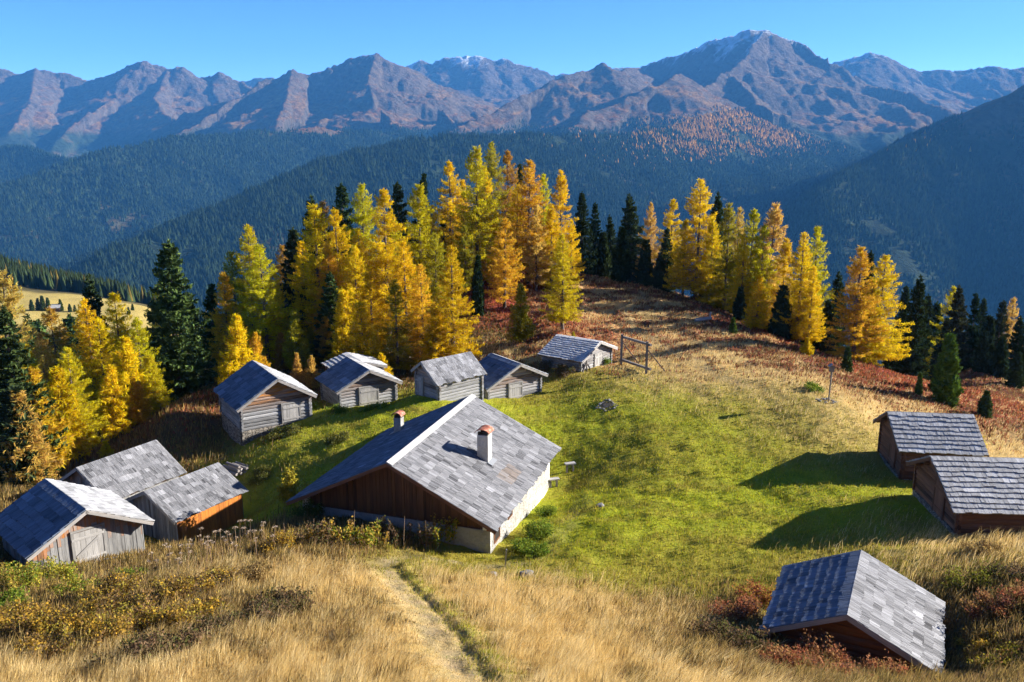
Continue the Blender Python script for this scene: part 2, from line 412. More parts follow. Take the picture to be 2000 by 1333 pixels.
        for y in (yl0, yl1):
            mb = MB(); boards_x(mb, y + .02, st - .05, .17, .03, .0); mb.build('gable_wall', M['board_dark'], root)
        for x in (wl - .06, wr + .06 - .4):
            mb = MB(); mb.box((x, yl0 - .10, st - 3.), (.4, 0, 0), (0, yl1 - yl0 + .2, 0), (0, 0, top_at(wl) - st + 3.)); mb.build('side_wall', M['plaster'], root)
    # purlin ends under the front gable
    for i in range(purlins):
        f_ = (i + .5) / purlins * 2 - 1 if purlins > 1 else 0
        x = f_ * (wr - wl) / 2 * .98 + (wl + wr) / 2
        mb = MB(); zc = top_at(x) - .08
        mb.log((x, .06, zc), (x, fo + .4, zc), (0, 0, 1), .075, .075, 8, .7, .2); mb.build('purlin', M[wall_mat if wall != 'chalet' else 'board_dark'], root)
    if door:
        dx, dw, dz, dhh = door[:4]; big = len(door) > 4
        y = yl0 - .13 if wall == 'log' else yl0 - .05
        mb = MB(); n_ = 5
        for i in range(n_):
            mb.box((dx + i * dw / n_ + .005, y, dz + random.uniform(0, .03)), (0, 0, dhh), (dw / n_ - .01, 0, 0), (0, .04, 0), random.gauss(.6, .12))
        dm = M['log_brown' if wall_mat == 'log_brown' else 'trim']; d_ = mb.build('door', dm, root)
        for zz in (.18, .82):
            b_ = MB(); b_.box((dx - (.1 if big else 0), y - .035, dz + dhh * zz - .06), (dw + (.16 if big else 0), 0, 0), (0, 0, .12), (0, .03, 0), .65); b_.build('door_ledge', dm, d_)
        if big:
            b_ = MB(); b_.box((dx + .06, y - .035, dz + dhh * .26), (dw * .8, 0, dhh * .42), (-.06, 0, .1), (0, .028, 0), .5); b_.build('door_brace', M['trim'], d_)
        f_ = MB()
        for xx in (dx - .12, dx + dw + .01):
            f_.box((xx, y - .02, dz - .05), (0, 0, dhh + .15), (.11, 0, 0), (0, .07, 0), .35)
        f_.box((dx - .12, y - .022, dz + dhh + .05), (dw + .24, 0, 0), (0, 0, .1), (0, .07, 0), .45)
        f_.build('door_frame', dm, root)
    info = dict(root=root, H=H, k=k, cs=cs, sn=sn, xl=xl, xr=xr, wl=wl, wr=wr, yl0=yl0, yl1=yl1, L=L, top_at=top_at, th=th, yaw=yw, RF=RF)
    FOOT.append((RF[0], RF[1], yw - math.pi / 2, wl - .1, wr + .1, yl0 - .1, yl1 + .1))
    return info
FOOT = []
def inside_any(x, y, grow=0.):
    r_ = np.zeros(np.shape(x), bool)
    for ox, oy, a, x0, x1, y0, y1 in FOOT:
        lx = (x - ox) * math.cos(a) + (y - oy) * math.sin(a); ly = -(x - ox) * math.sin(a) + (y - oy) * math.cos(a)
        r_ |= (lx > x0 - grow) & (lx < x1 + grow) & (ly > y0 - grow) & (ly < y1 + grow)
    return r_
def T2(p): return math.tan(R(p))

# ------------------------------------------------------------------ the huts
HUTS = 'weathered timber huts of the hamlet'
def chimney(h, x, y, w, hh, cap_mat, lidded):
    """A plastered chimney through the roof slope at local x, y."""
    zr = h['H'] - abs(x) * h['k']
    mb = MB(); mb.box((x - w / 2, y - w / 2, zr - .5), (w, 0, 0), (0, w, 0), (0, 0, hh + .5))
    c = mb.build('chimney', M['chimney' if w > .5 else 'plinth'], h['root'])
    z = zr + hh
    mb = MB()
    for a in (-1, 1):
        for b in (-1, 1): mb.box((x + a * (w / 2 - .09) - .06, y + b * (w / 2 - .09) - .06, z + .002), (.12, 0, 0), (0, .12, 0), (0, 0, .17))
    mb.box((x - w * .28, y - w * .28, z + .002), (w * .56, 0, 0), (0, w * .56, 0), (0, 0, .16))
    mb.build('chimney_vent', M['ash'], c)
    mb = MB(); n_ = 8; e = w * .68
    for i in range(n_):
        a0, a1 = [(-1 + 2 * j / n_) for j in (i, i + 1)]
        z0, z1 = [z + .17 + .2 * (1 - a * a) ** .7 for a in (a0, a1)]
        A, B = V(x + a0 * e, y - e, z0), V(x + a1 * e, y - e, z1); C_, D_ = V(x + a1 * e, y + e, z1), V(x + a0 * e, y + e, z0)
        mb.face([A, B, C_, D_]); u = V(0, 0, -.035); mb.face([D_ + u, C_ + u, B + u, A + u]); mb.face([A + u, B + u, B, A]); mb.face([D_, C_, C_ + u, D_ + u])
    mb.build('chimney_cap', M[cap_mat], c)
    mb = MB(); s_ = 1 if x > 0 else -1
    d = V(s_ * h['cs'], 0, -h['sn']); n_ = V(s_ * h['sn'], 0, h['cs'])
    p = V(x, y - w / 2 - .12, zr) + d * (w / 2 * 1.0 + .02) + n_ * .02
    mb.box(p, (0, w + .24, 0), d * .3, n_ * .03); mb.build('flashing', M['lead'], c)

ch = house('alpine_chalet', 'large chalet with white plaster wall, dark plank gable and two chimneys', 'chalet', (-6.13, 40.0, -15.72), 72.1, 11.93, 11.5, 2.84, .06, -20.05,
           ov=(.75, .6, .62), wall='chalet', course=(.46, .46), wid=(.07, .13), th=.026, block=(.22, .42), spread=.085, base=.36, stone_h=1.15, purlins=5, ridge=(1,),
           shing=('shingle_blue_shade', 'shingle'), barge='log_brown', brown=(4.6, 6.6, 4.7, 5.8))
chimney(ch, 3.02, 5.75, .62, 1.36, 'rust', True)
chimney(ch, -3.7, 9.2, .46, .85, 'rust', True)
for y_, w_, h_ in ((1.2, .75, 1.0), (3.4, .6, .7)):     # small windows in the plaster wall
    zt = ch['top_at'](ch['wr']) - .38
    xx = ch['wr'] + .06
    mb = MB(); mb.box((xx - .02, y_, zt - h_), (0, w_, 0), (.03, 0, 0), (0, 0, h_)); wd = mb.build('window', M['dark'], ch['root'])
    mb = MB()
    for a, b, c_, d_ in ((y_ - .07, .07, zt - h_ - .06, h_ + .12), (y_ + w_, .07, zt - h_ - .06, h_ + .12)): mb.box((xx - .01, a, c_), (0, 0, d_), (0, b, 0), (.05, 0, 0), .45, .6)
    for z_ in (zt - h_ - .07, zt + .0): mb.box((xx - .012, y_, z_), (0, w_, 0), (0, 0, .07), (.055, 0, 0), .45, .6)
    mb.build('window_frame', M['log_brown'], wd)
mb = MB(); mb.box((ch['wr'] + .02, ch['yl0'] - .12, ch['top_at'](ch['wr']) - .32), (0, -.45, 0), (.3, 0, 0), (0, 0, .24), .7, .9); mb.build('eave_beam', M['log_brown'], ch['root'])
mb = MB(); mb.box((ch['wl'] + .5, ch['yl0'] - .01, 1.04), (ch['wr'] - ch['wl'] - 1., 0, 0), (0, -.06, 0), (0, 0, .13), .35); mb.build('sill_beam', M['log_brown'], ch['root'])

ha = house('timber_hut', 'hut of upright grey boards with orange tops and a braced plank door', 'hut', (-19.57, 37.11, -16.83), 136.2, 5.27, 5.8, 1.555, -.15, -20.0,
           group=HUTS, ov=(.5, .4, .42), wall='board', wall_mat='board', shing=('shingle_blue_shade', 'shingle_pale'), course=(.47, .40), wid=(.14, .24), th=.05, block=(.6, 1.2), spread=.10,
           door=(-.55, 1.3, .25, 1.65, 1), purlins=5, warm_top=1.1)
house('timber_barn', 'low grey-shingled barn seen as one broad roof slope below the heath bank', 'barn', (-25.1, 47.1, -18.79), 59.5, 5.39, 5.28, 1.637, 0, -21.9,
      group=HUTS, ov=(.35, .3, .4), wall='board', wall_mat='board', course=(.36, .36), wid=(.06, .11), block=(.22, .4), spread=.09, base=.36, purlins=3, th=.02)
house('timber_barn', 'grey-shingled barn with a bright orange plank side wall', 'barn', (-20.1, 44.34, -19.07), 58.0, 5.01, 4.28, 1.081, -.325, -22.0,
      group=HUTS, ov=(.3, .25, .3), wall='board', wall_mat='board', gable='board_orange', course=(.36, .36), wid=(.06, .11), block=(.22, .4), spread=.09, base=.36, purlins=3, th=.02, warm_top=.1)
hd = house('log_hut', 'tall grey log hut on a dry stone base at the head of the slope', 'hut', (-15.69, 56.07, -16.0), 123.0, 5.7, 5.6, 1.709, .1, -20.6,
      group=HUTS, wall='log', shing=('shingle_blue_shade', 'shingle_pale'), course=(.52, .42), wid=(.14, .26), th=.05, block=(.5, .9), spread=.10, stone_h=1.15, door=(.35, 1.1, 1.3, 1.2), purlins=5, warm_top=.9)
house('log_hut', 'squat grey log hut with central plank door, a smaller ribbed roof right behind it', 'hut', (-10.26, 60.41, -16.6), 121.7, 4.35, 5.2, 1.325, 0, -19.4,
      group=HUTS, wall='log', shing=('shingle_blue_shade', 'shingle_pale'), course=(.46, .4), wid=(.14, .26), th=.05, block=(.5, .9), spread=.10, door=(-.62, 1.3, .02, 1.3), purlins=5, warm_top=.3)
rb = Vector(sight(676, 688, 68.2)); u_ = Vector((math.cos(R(121.7)), math.sin(R(121.7)), 0)); rf = rb - u_ * 3.4
house('log_hut', 'small hut tucked behind another hut, only its pale ribbed roof showing', 'hut', tuple(rf), 121.7, 3.4, 4.2, .62, 0, rf.z - 2.6,
      group=HUTS, wall='log', shing=('shingle_pale', 'shingle_pale'), course=(.36, .36), wid=(.12, .2), th=.05, block=(.3, .6), spread=.07, base=.75, purlins=3, ov=(.3, .3, .35))
house('log_hut', 'narrow log hut whose mossy grey roof slope faces the meadow, door in shade', 'hut', (-6.3, 58.22, -15.44), 41.0, 4.39, 3.14, 1.093, -.295, -18.15,
      group=HUTS, wall='log', course=(.34, .34), wid=(.07, .12), th=.022, block=(.25, .45), spread=.12, base=.48, door=(-1.0, .8, .1, 1.3), purlins=3, warm_top=.3, ov=(.35, .3, .3))
house('log_hut', 'pale log hut with an off-centre plank door, half hidden by the long-roofed hut', 'hut', (.645, 62.45, -16.70), 125.3, 3.95, 5.72, 1.388, .26, -19.5,
      group=HUTS, wall='log', shing=('shingle_blue_shade', 'shingle_pale'), course=(.44, .4), wid=(.14, .26), th=.05, block=(.5, .9), spread=.10, door=(-.75, 1.05, -.05, 1.2), purlins=5, warm_top=.35)
hi = house('log_hut', 'log hut with a white-ribbed roof and sunlit gable beside the timber swing frame', 'hut', (7.29, 69.39, -16.65), 144.1, 4.29, 5.8, 1.130, .04, -19.3,
      group=HUTS, wall='log', shing=('shingle_pale', 'shingle_pale'), course=(.28, .3), wid=(.12, .2), th=.055, block=(.4, .8), spread=.07, base=.8, door=(-.3, 1.1, .35, 1.05), purlins=3, warm_top=.1)
mb = MB()
for a, b in (((-2.1, .1, 1.45), (-2.0, .05, -.1)), ((-2.0, .12, 1.3), (-2.75, .12, .35)), ((-2.0, .14, 1.2), (-1.1, .12, .25))): mb.log(a, b, (0, 1, 0), .06, .06, 8, .35)
mb.build('gable_prop', M['post'], hi['root'])
hj = house('log_hut', 'farther of the two brown log huts with ribbed shingle roofs', 'hut', (22.01, 48.67, -15.89), -7.0, 4.78, 5.2, 1.471, -.1, -19.5,
      group=HUTS, wall='log', wall_mat='log_brown', shing=('shingle', 'shingle_pale'), course=(.4, .33), wid=(.12, .22), th=.055, block=(.3, .6), spread=.08, base=.55, door=(.1, .95, .45, 1.6), purlins=3, warm_top=.5, stone_h=.3, barge='log_brown')
hk = house('log_hut', 'nearer of the two brown log huts with ribbed shingle roofs', 'hut', (20.64, 40.4, -15.5), -3.8, 6.3, 6.0, 1.509, -.16, -18.6,
      group=HUTS, wall='log', wall_mat='log_brown', shing=('shingle', 'shingle_pale'), course=(.4, .33), wid=(.12, .22), th=.055, block=(.3, .6), spread=.08, base=.55, door=(.2, 1.0, .3, 1.6), purlins=5, warm_top=.5, stone_h=.28, barge='log_brown')
house('log_hut', 'low brown log hut with a large patchy shingle roof among reddish bushes', 'hut', (10.42, 24.34, -14.57), 63.8, 4.78, 5.4, 1.288, -.12, -17.0,
      group=HUTS, ov=(.4, .3, .35), wall='log', wall_mat='log_brown', shing=('shingle_blue_shade', 'shingle'), course=(.36, .35), wid=(.06, .12), th=.022, block=(.22, .40), spread=.12, base=.42, purlins=1, warm_top=1., log_h=.26)

# ------------------------------------------------------------------ small things on the alp
def post_between(mb, a, b, w, tone=.5, warm=0.):
    a, b = Vector(a), Vector(b); d = b - a; s_ = V(0, 1, 0) if abs(d.normalized().y) < .8 else V(1, 0, 0)
    n1 = d.cross(s_).normalized() * w; n2 = d.cross(n1).normalized() * w
    mb.box(a - n1 / 2 - n2 / 2, d, n1, n2, tone, warm)
p1, p2 = hit(1213, 716), hit(1262, 730)
za, zb_ = gz(*p1), gz(*p2); d_ = Vector((p2[0] - p1[0], p2[1] - p1[1], 0)).normalized(); q_ = Vector((-d_.y, d_.x, 0)); 
sw = empty('swing_frame', (p1[0], p1[1], za), 0, 'tall grey timber swing frame with raking props by the white-ribbed hut', 'swing frame')
O = V(0, 0, 0); E2 = V(p2[0] - p1[0], p2[1] - p1[1], zb_ - za); up = V(0, 0, 1); ht = 2.6
for b in (O, E2):
    mb = MB(); post_between(mb, b - up * .3, b + up * ht, .17, .45); mb.build('post', M['post'], sw)
for z_, ex in ((ht - .25, .3), (.42, .35)):
    mb = MB(); w_ = (E2 - O).normalized() * ex; post_between(mb, O - w_ + up * z_ + q_ * .16, E2 + w_ + up * z_ + q_ * .16, .17, .45); mb.build('beam', M['post'], sw)
for b in (O, E2):
    mb = MB(); t_ = b + q_ * 1.5 + d_ * .5; t_.z = gz(p1[0] + t_.x, p1[1] + t_.y) - za - .05
    post_between(mb, b + up * 1.9 + q_ * .1, t_, .09, .6, .5); mb.build('prop', M['post'], sw)

x, y = hit(1618, 783); z = gz(x, y)
pole = empty('shrine_post', (x, y, z), 0, 'slim wayside post with a small grey box on top, set in stones', 'post')
mb = MB(); mb.log((0, 0, -.1), (.06, 0, 2.15), (0, 1, 0), .05, .05, 8, .5); mb.build('pole', M['post'], pole)
mb = MB(); mb.box((-.1, -.1, 2.15), (0, 0, .38), (.3, 0, 0), (0, .22, 0), .4); bx_ = mb.build('shrine_box', M['post'], pole)
mb = MB()
for s_ in (-1, 1): mb.box((.05, -.16, 2.68), (s_ * .24, 0, -.17), (0, .34, 0), (0, 0, .03), .6)
mb.build('roof', M['lead'], bx_)
def rock_mesh(r, seed, flat=.6):
    import bmesh
    bm = bmesh.new(); bmesh.ops.create_icosphere(bm, subdivisions=2, radius=r)
    rr = np.random.default_rng(seed); o = rr.uniform(0, 50, 2)
    for v in bm.verts:
        k = 1 + .35 * float(noise(np.array([v.co.x / r * 1.1 + o[0] + v.co.z / r]), np.array([v.co.y / r * 1.1 + o[1] - v.co.z / r]), seed)[0])
        v.co = Vector((v.co.x * k * 1.15, v.co.y * k, v.co.z * k * flat))
    me = bpy.data.meshes.new('rock'); bm.to_mesh(me); bm.free(); me.materials.append(M['rock']); return me
def rock(name, x, y, r, seed, parent=None, dz=0., o0=None):
    o = bpy.data.objects.new(name, rock_mesh(r, seed)); COL.objects.link(o)
    z = gz(x, y) + r * .2 + dz
    if parent is not None: o.parent = parent; o.location = (x - o0[0], y - o0[1], z - o0[2])
    else: o.location = (x, y, z)
    o.rotation_euler = (0, 0, seed * 1.7); return o
for i in range(9):
    a = i * .7; rr_ = .3 + .3 * random.random()
    rock('stone', x + rr_ * math.cos(a) * 1.3, y + rr_ * math.sin(a), random.uniform(.10, .18), 100 + i, pole, 0, (x, y, z))
x, y = hit(1186, 795); z = gz(x, y)
fp = empty('fire_pit', (x, y, z), 0, 'ring of grey stones round a cold fire pit in the grass', 'fire pit')
for i in range(20):
    a = i / 20 * 2 * math.pi; rr_ = random.uniform(.5, .72); 
    rock('stone', x + rr_ * math.cos(a), y + rr_ * 1.1 * math.sin(a), random.uniform(.08, .14), 200 + i, fp, -.02, (x, y, z))
mb = MB(); mb.face([(.46 * math.cos(t), .5 * math.sin(t), .06 + gz(x + .46 * math.cos(t), y + .5 * math.sin(t)) - z) for t in np.linspace(0, 2 * math.pi, 14)[:-1]]); mb.build('ash_bed', M['ash'], fp)
def stool(px, py, label, hgt):
    x, y = hit(px, py); z = gz(x, y)
    t = empty('wooden_stand', (x, y, z), .3, label, 'stand')
    for s_ in (-1, 1):
        mb = MB(); mb.box((s_ * .2 - .05, -.06, -.2), (0, 0, hgt + .2), (.1, 0, 0), (0, .12, 0), .5); mb.build('leg', M['post'], t)
    mb = MB(); mb.box((-.34, -.16, hgt), (.68, 0, 0), (0, .32, 0), (0, 0, .07), .75); mb.build('top', M['trim'], t)
stool(1113, 921, 'small wooden stand with a board top, out on the lawn away from the chalet', .55)
stool(1081, 957, 'small wooden stand close against the white chalet wall', .5)
x, y = hit(986, 1108); z = gz(x, y)
mb = MB(); post_between(mb, (x, y, z - .3), (x + .08, y, z + .85), .06, .6); tag(mb.build('stake', M['trim'], None), 'thin leaning stake in the grass by the chalet corner', 'stake')
for k, (px, py, r_, lb) in enumerate(((1030, 1124, .33, 'grey boulder half sunk in dry grass near the stake'), (962, 1127, .22, 'small flat rock between the stake and the path'), (1172, 990, .22, 'flat pale rock on the trodden track beside the chalet'))):
    x, y = hit(px, py); tag(rock('boulder', x, y, r_, 300 + k), lb, 'rock')
x, y = hit(462, 925); z = gz(x, y)
wp = empty('log_pile', (x, y, z), R(-35), 'weathered pile of split logs behind the orange-walled barn', 'log pile')
for k in range(9):
    mb = MB(); r_ = random.uniform(.08, .12); yy = (k % 4 - 1.5) * .27 + (k // 4) * .1; zz = .12 + (k // 4) * .22
    mb.log((-.7 + random.uniform(-.15, .15), yy, zz), (.7 + random.uniform(-.15, .15), yy, zz), (0, 0, 1), r_, r_, 8, random.uniform(.5, .9)); mb.build('log', M['post'], wp)
x, y = hit(1376, 634); z = gz(x, y)
st_ = empty('fallen_log', (x, y, z), .2, 'grey fallen log with an upright stub lying on the heath slope', 'log')
mb = MB(); mb.log((-1.0, 0, .2), (.7, .1, .3), (0, 0, 1), .17, .17, 8, .7); mb.build('trunk', M['log'], st_)
mb = MB(); mb.log((.5, .05, .2), (.62, .05, .95), (0, 1, 0), .08, .08, 8, .8); mb.build('stub', M['log'], st_)
mb = MB(); x, y = hit(205, 1100); z = gz(x, y)
for k in range(3):
    o_ = rock('threshold_stone', x + .55 * (k - 1), y - .25 * (k - 1), .3, 330 + k); o_.scale = (1.3, 1, .45)
    tag(o_, 'flat threshold slab on the ground below the braced plank door', 'stone', 'threshold slabs at the plank door')

# ------------------------------------------------------------------ foliage
def quads_mesh(name, verts, faces, cols, material, corners=4):
    """verts (n*corners,3); every run of corners is one face; cols per face (rgb) or tone per face."""
    me = bpy.data.meshes.new(name)
    nv, nf = len(verts), len(faces)
    me.vertices.add(nv); me.vertices.foreach_set('co', np.asarray(verts, 'f').ravel())
    lt = np.array([len(faces[0])] * nf, 'i') if isinstance(faces, np.ndarray) else None
    me.loops.add(int(lt.sum())); me.loops.foreach_set('vertex_index', faces.astype('i').ravel())
    me.polygons.add(nf); me.polygons.foreach_set('loop_start', np.concatenate([[0], np.cumsum(lt)[:-1]]).astype('i'))
    if cols.ndim == 1:
        a = me.attributes.new('tone', 'FLOAT', 'FACE'); a.data.foreach_set('value', cols.astype('f'))
    else:
        a = me.attributes.new('col', 'FLOAT_COLOR', 'FACE'); a.data.foreach_set('color', np.concatenate([cols, np.ones((nf, 1))], 1).astype('f').ravel())
    me.materials.append(material); me.update(calc_edges=True); return me
def leaf_mat(name, objcol, trans=.35, hue=.03):
    m, nt, out = mat(name)
    if objcol:
        oi = nd(nt, 'ShaderNodeObjectInfo'); t = attr(nt, 'tone').outputs['Fac']
        hs = nd(nt, 'ShaderNodeHueSaturation'); nt.links.new(oi.outputs['Color'], hs.inputs['Color'])
        nt.links.new(mth(nt, 'ADD', mth(nt, 'MULTIPLY', mth(nt, 'FRACT', mth(nt, 'MULTIPLY', t, 17.3)), hue), .5 - hue / 2), hs.inputs['Hue'])
        nt.links.new(mth(nt, 'ADD', mth(nt, 'MULTIPLY', t, .8), .6), hs.inputs['Value'])
        c = hs.outputs[0]
    else: c = attr(nt, 'col').outputs['Color']
    d = nd(nt, 'ShaderNodeBsdfDiffuse'); tr = nd(nt, 'ShaderNodeBsdfTranslucent'); mx = nd(nt, 'ShaderNodeMixShader'); mx.inputs[0].default_value = trans
    nt.links.new(c, d.inputs[0]); nt.links.new(c, tr.inputs[0]); nt.links.new(d.outputs[0], mx.inputs[1]); nt.links.new(tr.outputs[0], mx.inputs[2])
    nt.links.new(mx.outputs[0], out.inputs[0]); return m
M['needle'] = leaf_mat('larch_needles', True, .5, .04)
M['spruce'] = leaf_mat('spruce_needles', True, .15, .03)
M['leaf'] = leaf_mat('shrub_leaves', False, .35)
m, nt, out = mat('bark')
co = nd(nt, 'ShaderNodeTexCoord'); n_ = nd(nt, 'ShaderNodeTexNoise'); n_.inputs['Scale'].default_value = 9; n_.inputs['Detail'].default_value = 5
nt.links.new(co.outputs['Object'], n_.inputs['Vector'])
bsdf(nt, out, ramp(nt, n_.outputs[0], [(.3, (.035, .026, .02)), (.7, (.17, .13, .105))]), .95, bump(nt, n_.outputs[0], .6, .05)); M['bark'] = m

def unit(a): return a / np.maximum(1e-9, np.linalg.norm(a, axis=-1, keepdims=True))
def sprays(c, d, ln, wd, r_):
    """rhombic needle sprays: centres c, directions d, lengths and widths."""
    s_ = unit(np.cross(d, unit(r_.normal(size=d.shape)))); h = d * ln[:, None] / 2; w = s_ * wd[:, None] / 2
    return np.stack([c - h, c - h * .1 + w, c + h, c - h * .1 - w], 1).reshape(-1, 3)
def conifer(kind, seed, Hh=16.):
    """Returns (crown mesh, trunk mesh) for a conifer Hh metres tall."""
    r_ = np.random.default_rng(seed)
    larch = kind == 'larch'
    Rm = Hh * (r_.uniform(.185, .235) if larch else r_.uniform(.15, .19))
    nb = int(r_.integers(200, 235)) if larch else int(r_.integers(270, 310))
    h0 = r_.uniform(.06, .16) if larch else .03
    t = np.sort(r_.uniform(0, 1, nb) ** (1.15 if larch else 1.25)); h = h0 + (.985 - h0) * t
    if not larch: step = .55 / Hh; h = np.clip(np.round(h / step) * step + r_.normal(0, .12, nb) / Hh, .02, .985)
    az = np.arange(nb) * 2.39996 + r_.normal(0, .5, nb)
    prof = np.clip((1 - h) ** (.72 if larch else .85), 0, 1) * (1 - .35 * np.clip((.25 - h) / .25, 0, 1))
    Lb = Rm * prof * r_.uniform(.55, 1.12, nb) + .18
    lob = 1 + .28 * np.sin(az * 2 + seed + h * 5) * noise(h * 6 + seed, az * 0 + seed * .37, seed)
    Lb = Lb * np.clip(lob, .6, 1.3)
    keep = r_.random(nb) > (.17 if larch else .04)
    h, az, Lb = h[keep], az[keep], Lb[keep]; nb = len(h)
    elev = R(38) * (h - .35) if larch else R(30) * (h - .55) - R(6)
    elev = elev + r_.normal(0, .10, nb)
    sag = (r_.uniform(-.02, .10, nb) if larch else r_.uniform(.06, .2, nb)) * Lb
    lift = (.10 if larch else .16) * Lb
    lean = r_.normal(0, .010, 2) * Hh
    cs_, ds_, ls_, ws_, tv, tf = [], [], [], [], [], []
    def along(i, tt):
        out_ = np.array([math.cos(az[i]), math.sin(az[i])])
        rad = Lb[i] * tt * math.cos(elev[i])
        z = h[i] * Hh + Lb[i] * tt * math.sin(elev[i]) - sag[i] * np.sin(tt * np.pi) * 1.2 + lift[i] * tt ** 3 - (0 if larch else .10) * Lb[i] * tt
        bx = lean * h[i] ** 2
        return np.stack([bx[0] + out_[0] * rad, bx[1] + out_[1] * rad, z], -1)
    def tube(pts, rads, sd=4):
        base = len(tv)
        for k, (p, q) in enumerate(zip(pts, rads)):
            dd = pts[min(k + 1, len(pts) - 1)] - pts[max(k - 1, 0)]; dd = dd / (np.linalg.norm(dd) + 1e-9)
            a = np.cross(dd, [0, 0, 1.] if abs(dd[2]) < .9 else [1., 0, 0]); a /= np.linalg.norm(a); b = np.cross(dd, a)
            for j in range(sd): g = 2 * math.pi * j / sd; tv.append(p + q * (a * math.cos(g) + b * math.sin(g)))
        for k in range(len(pts) - 1):
            for j in range(sd): tf.append((base + k * sd + j, base + k * sd + (j + 1) % sd, base + (k + 1) * sd + (j + 1) % sd, base + (k + 1) * sd + j))
    hs = np.linspace(0, 1, 9)
    wob = np.cumsum(r_.normal(0, .03, (9, 2)), 0)
    tube([np.array([lean[0] * q * q + wob[i, 0] * .4, lean[1] * q * q + wob[i, 1] * .4, q * Hh * .97 - (.6 if i == 0 else 0)]) for i, q in enumerate(hs)], [(Hh * .0135) * (1 - .9 * q) * (1.35 if i == 0 else 1) for i, q in enumerate(hs)], 7)
    for i in range(nb):
        L_ = Lb[i]
        n_ = int(L_ * (44 if larch else 30)) + 7
        tt = r_.uniform(.10, 1., n_) ** (.8)
        c = along(i, tt); e = along(i, np.minimum(tt + .05, 1.05)); ax = unit(e - c)
        side = unit(np.cross(ax, np.array([0, 0, 1.])))
        sp = r_.uniform(-1, 1, n_)
        wid = (.22 if larch else .27) * L_ * (1.05 - tt) + .12
        down = r_.random(n_) < (.38 if larch else .5)
        c = c + side * (sp * wid)[:, None] + np.array([0, 0, -1.]) * (np.abs(sp) * wid * (.2 if larch else .35))[:, None]
        c[:, 2] += r_.normal(0, .11 if larch else .06, n_)
        dr = unit(ax * r_.uniform(.4, 1, n_)[:, None] + side * (np.sign(sp) * r_.uniform(.3, 1., n_))[:, None] + r_.normal(0, .25, (n_, 3)))
        dn = unit(np.array([0, 0, -1.]) + r_.normal(0, .35, (n_, 3)))
        dr = np.where(down[:, None], dn, dr)
        c = np.where(down[:, None], c + np.array([0, 0, -.12]), c)
        cs_.append(c); ds_.append(dr)
        ls_.append(r_.uniform(.20, .50, n_) if larch else r_.uniform(.3, .6, n_))
        ws_.append(r_.uniform(.04, .09, n_) if larch else r_.uniform(.12, .22, n_))
        if L_ > .5 and (larch or i % 3 == 0):
            q = np.array([0, .33, .66, .95]); tube(list(along(i, q)), [.035 * L_ / Rm + .012, .024 * L_ / Rm + .01, .014, .006], 3)
    c, d = np.concatenate(cs_), np.concatenate(ds_); ln, wd = np.concatenate(ls_), np.concatenate(ws_)
    # leader tip
    k = 26; c = np.concatenate([c, np.stack([lean[0] + r_.normal(0, .05, k), lean[1] + r_.normal(0, .05, k), Hh * r_.uniform(.94, 1., k)], 1)]); d = np.concatenate([d, unit(np.stack([r_.normal(0, .5, k), r_.normal(0, .5, k), np.ones(k)], 1))]); ln = np.concatenate([ln, np.full(k, .4)]); wd = np.concatenate([wd, np.full(k, .1)])
    v = sprays(c, d, ln, wd, r_); f = np.arange(len(v)).reshape(-1, 4)
    tone = np.clip(r_.normal(.5, .2, len(f)), 0, 1)
    crown = quads_mesh(kind + '_crown', v, f, tone, M['needle' if larch else 'spruce'])
    tm = bpy.data.meshes.new(kind + '_trunk'); tm.from_pydata([tuple(p) for p in tv], [], tf); tm.materials.append(M['bark']); tm.polygons.foreach_set('use_smooth', np.ones(len(tm.polygons), bool)); tm.update()
    return crown, tm
LARCH = [conifer('larch', 11 + i) for i in range(6)]
SMALL_LARCH = [conifer('larch', 51 + i, 7.) for i in range(2)]
SPRUCE = [conifer('spruce', 31 + i) for i in range(4)]
SMALL_SPRUCE = [conifer('spruce', 71 + i, 5.) for i in range(2)]
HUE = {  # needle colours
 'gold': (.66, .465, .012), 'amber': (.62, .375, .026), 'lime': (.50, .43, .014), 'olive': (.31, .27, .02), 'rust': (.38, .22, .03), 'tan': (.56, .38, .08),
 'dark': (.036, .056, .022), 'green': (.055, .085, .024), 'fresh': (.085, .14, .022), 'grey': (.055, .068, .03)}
tcount = [0]
def tree(kind, px, top, Y, hue, label, group=None, wide=1., base=None):
    """A conifer whose tip is on the sight line px, top at distance Y, rooted in the ground below."""
    if base is not None: _, Y = hit(px, base)
    x, y, zt = sight(px, top, Y); z = gz(x, y); Ht = max(.9, zt - z)
    i = tcount[0]; tcount[0] += 1
    small = Ht < 7.5
    pool = (SMALL_LARCH if small else LARCH) if kind == 'larch' else (SMALL_SPRUCE if small else SPRUCE)
    H0 = (7. if small else 16.) if kind == 'larch' else (5. if small else 16.)
    c, t = pool[(i * 5 + 3 * (i // 4)) % len(pool)]
    s_ = Ht / H0; ww = wide * s_ ** -.15 * (1.16 if kind == 'larch' else 1.05 if small else 1.34)
    e = empty(kind + '_tree', (x, y, z), random.uniform(0, 6.28), label, kind + ' tree', group); e.scale = (s_ * ww, s_ * ww, s_)
    co_ = bpy.data.objects.new('crown', c); COL.objects.link(co_); co_.parent = e
    k = random.uniform(.86, 1.14); b = HUE[hue]; co_.color = (b[0] * k, b[1] * k * random.uniform(.92, 1.08), b[2] * k, 1)
    to_ = bpy.data.objects.new('trunk', t); COL.objects.link(to_); to_.parent = e
    return e
GL, GS = 'autumn larches of the alp', 'spruces among the larches'
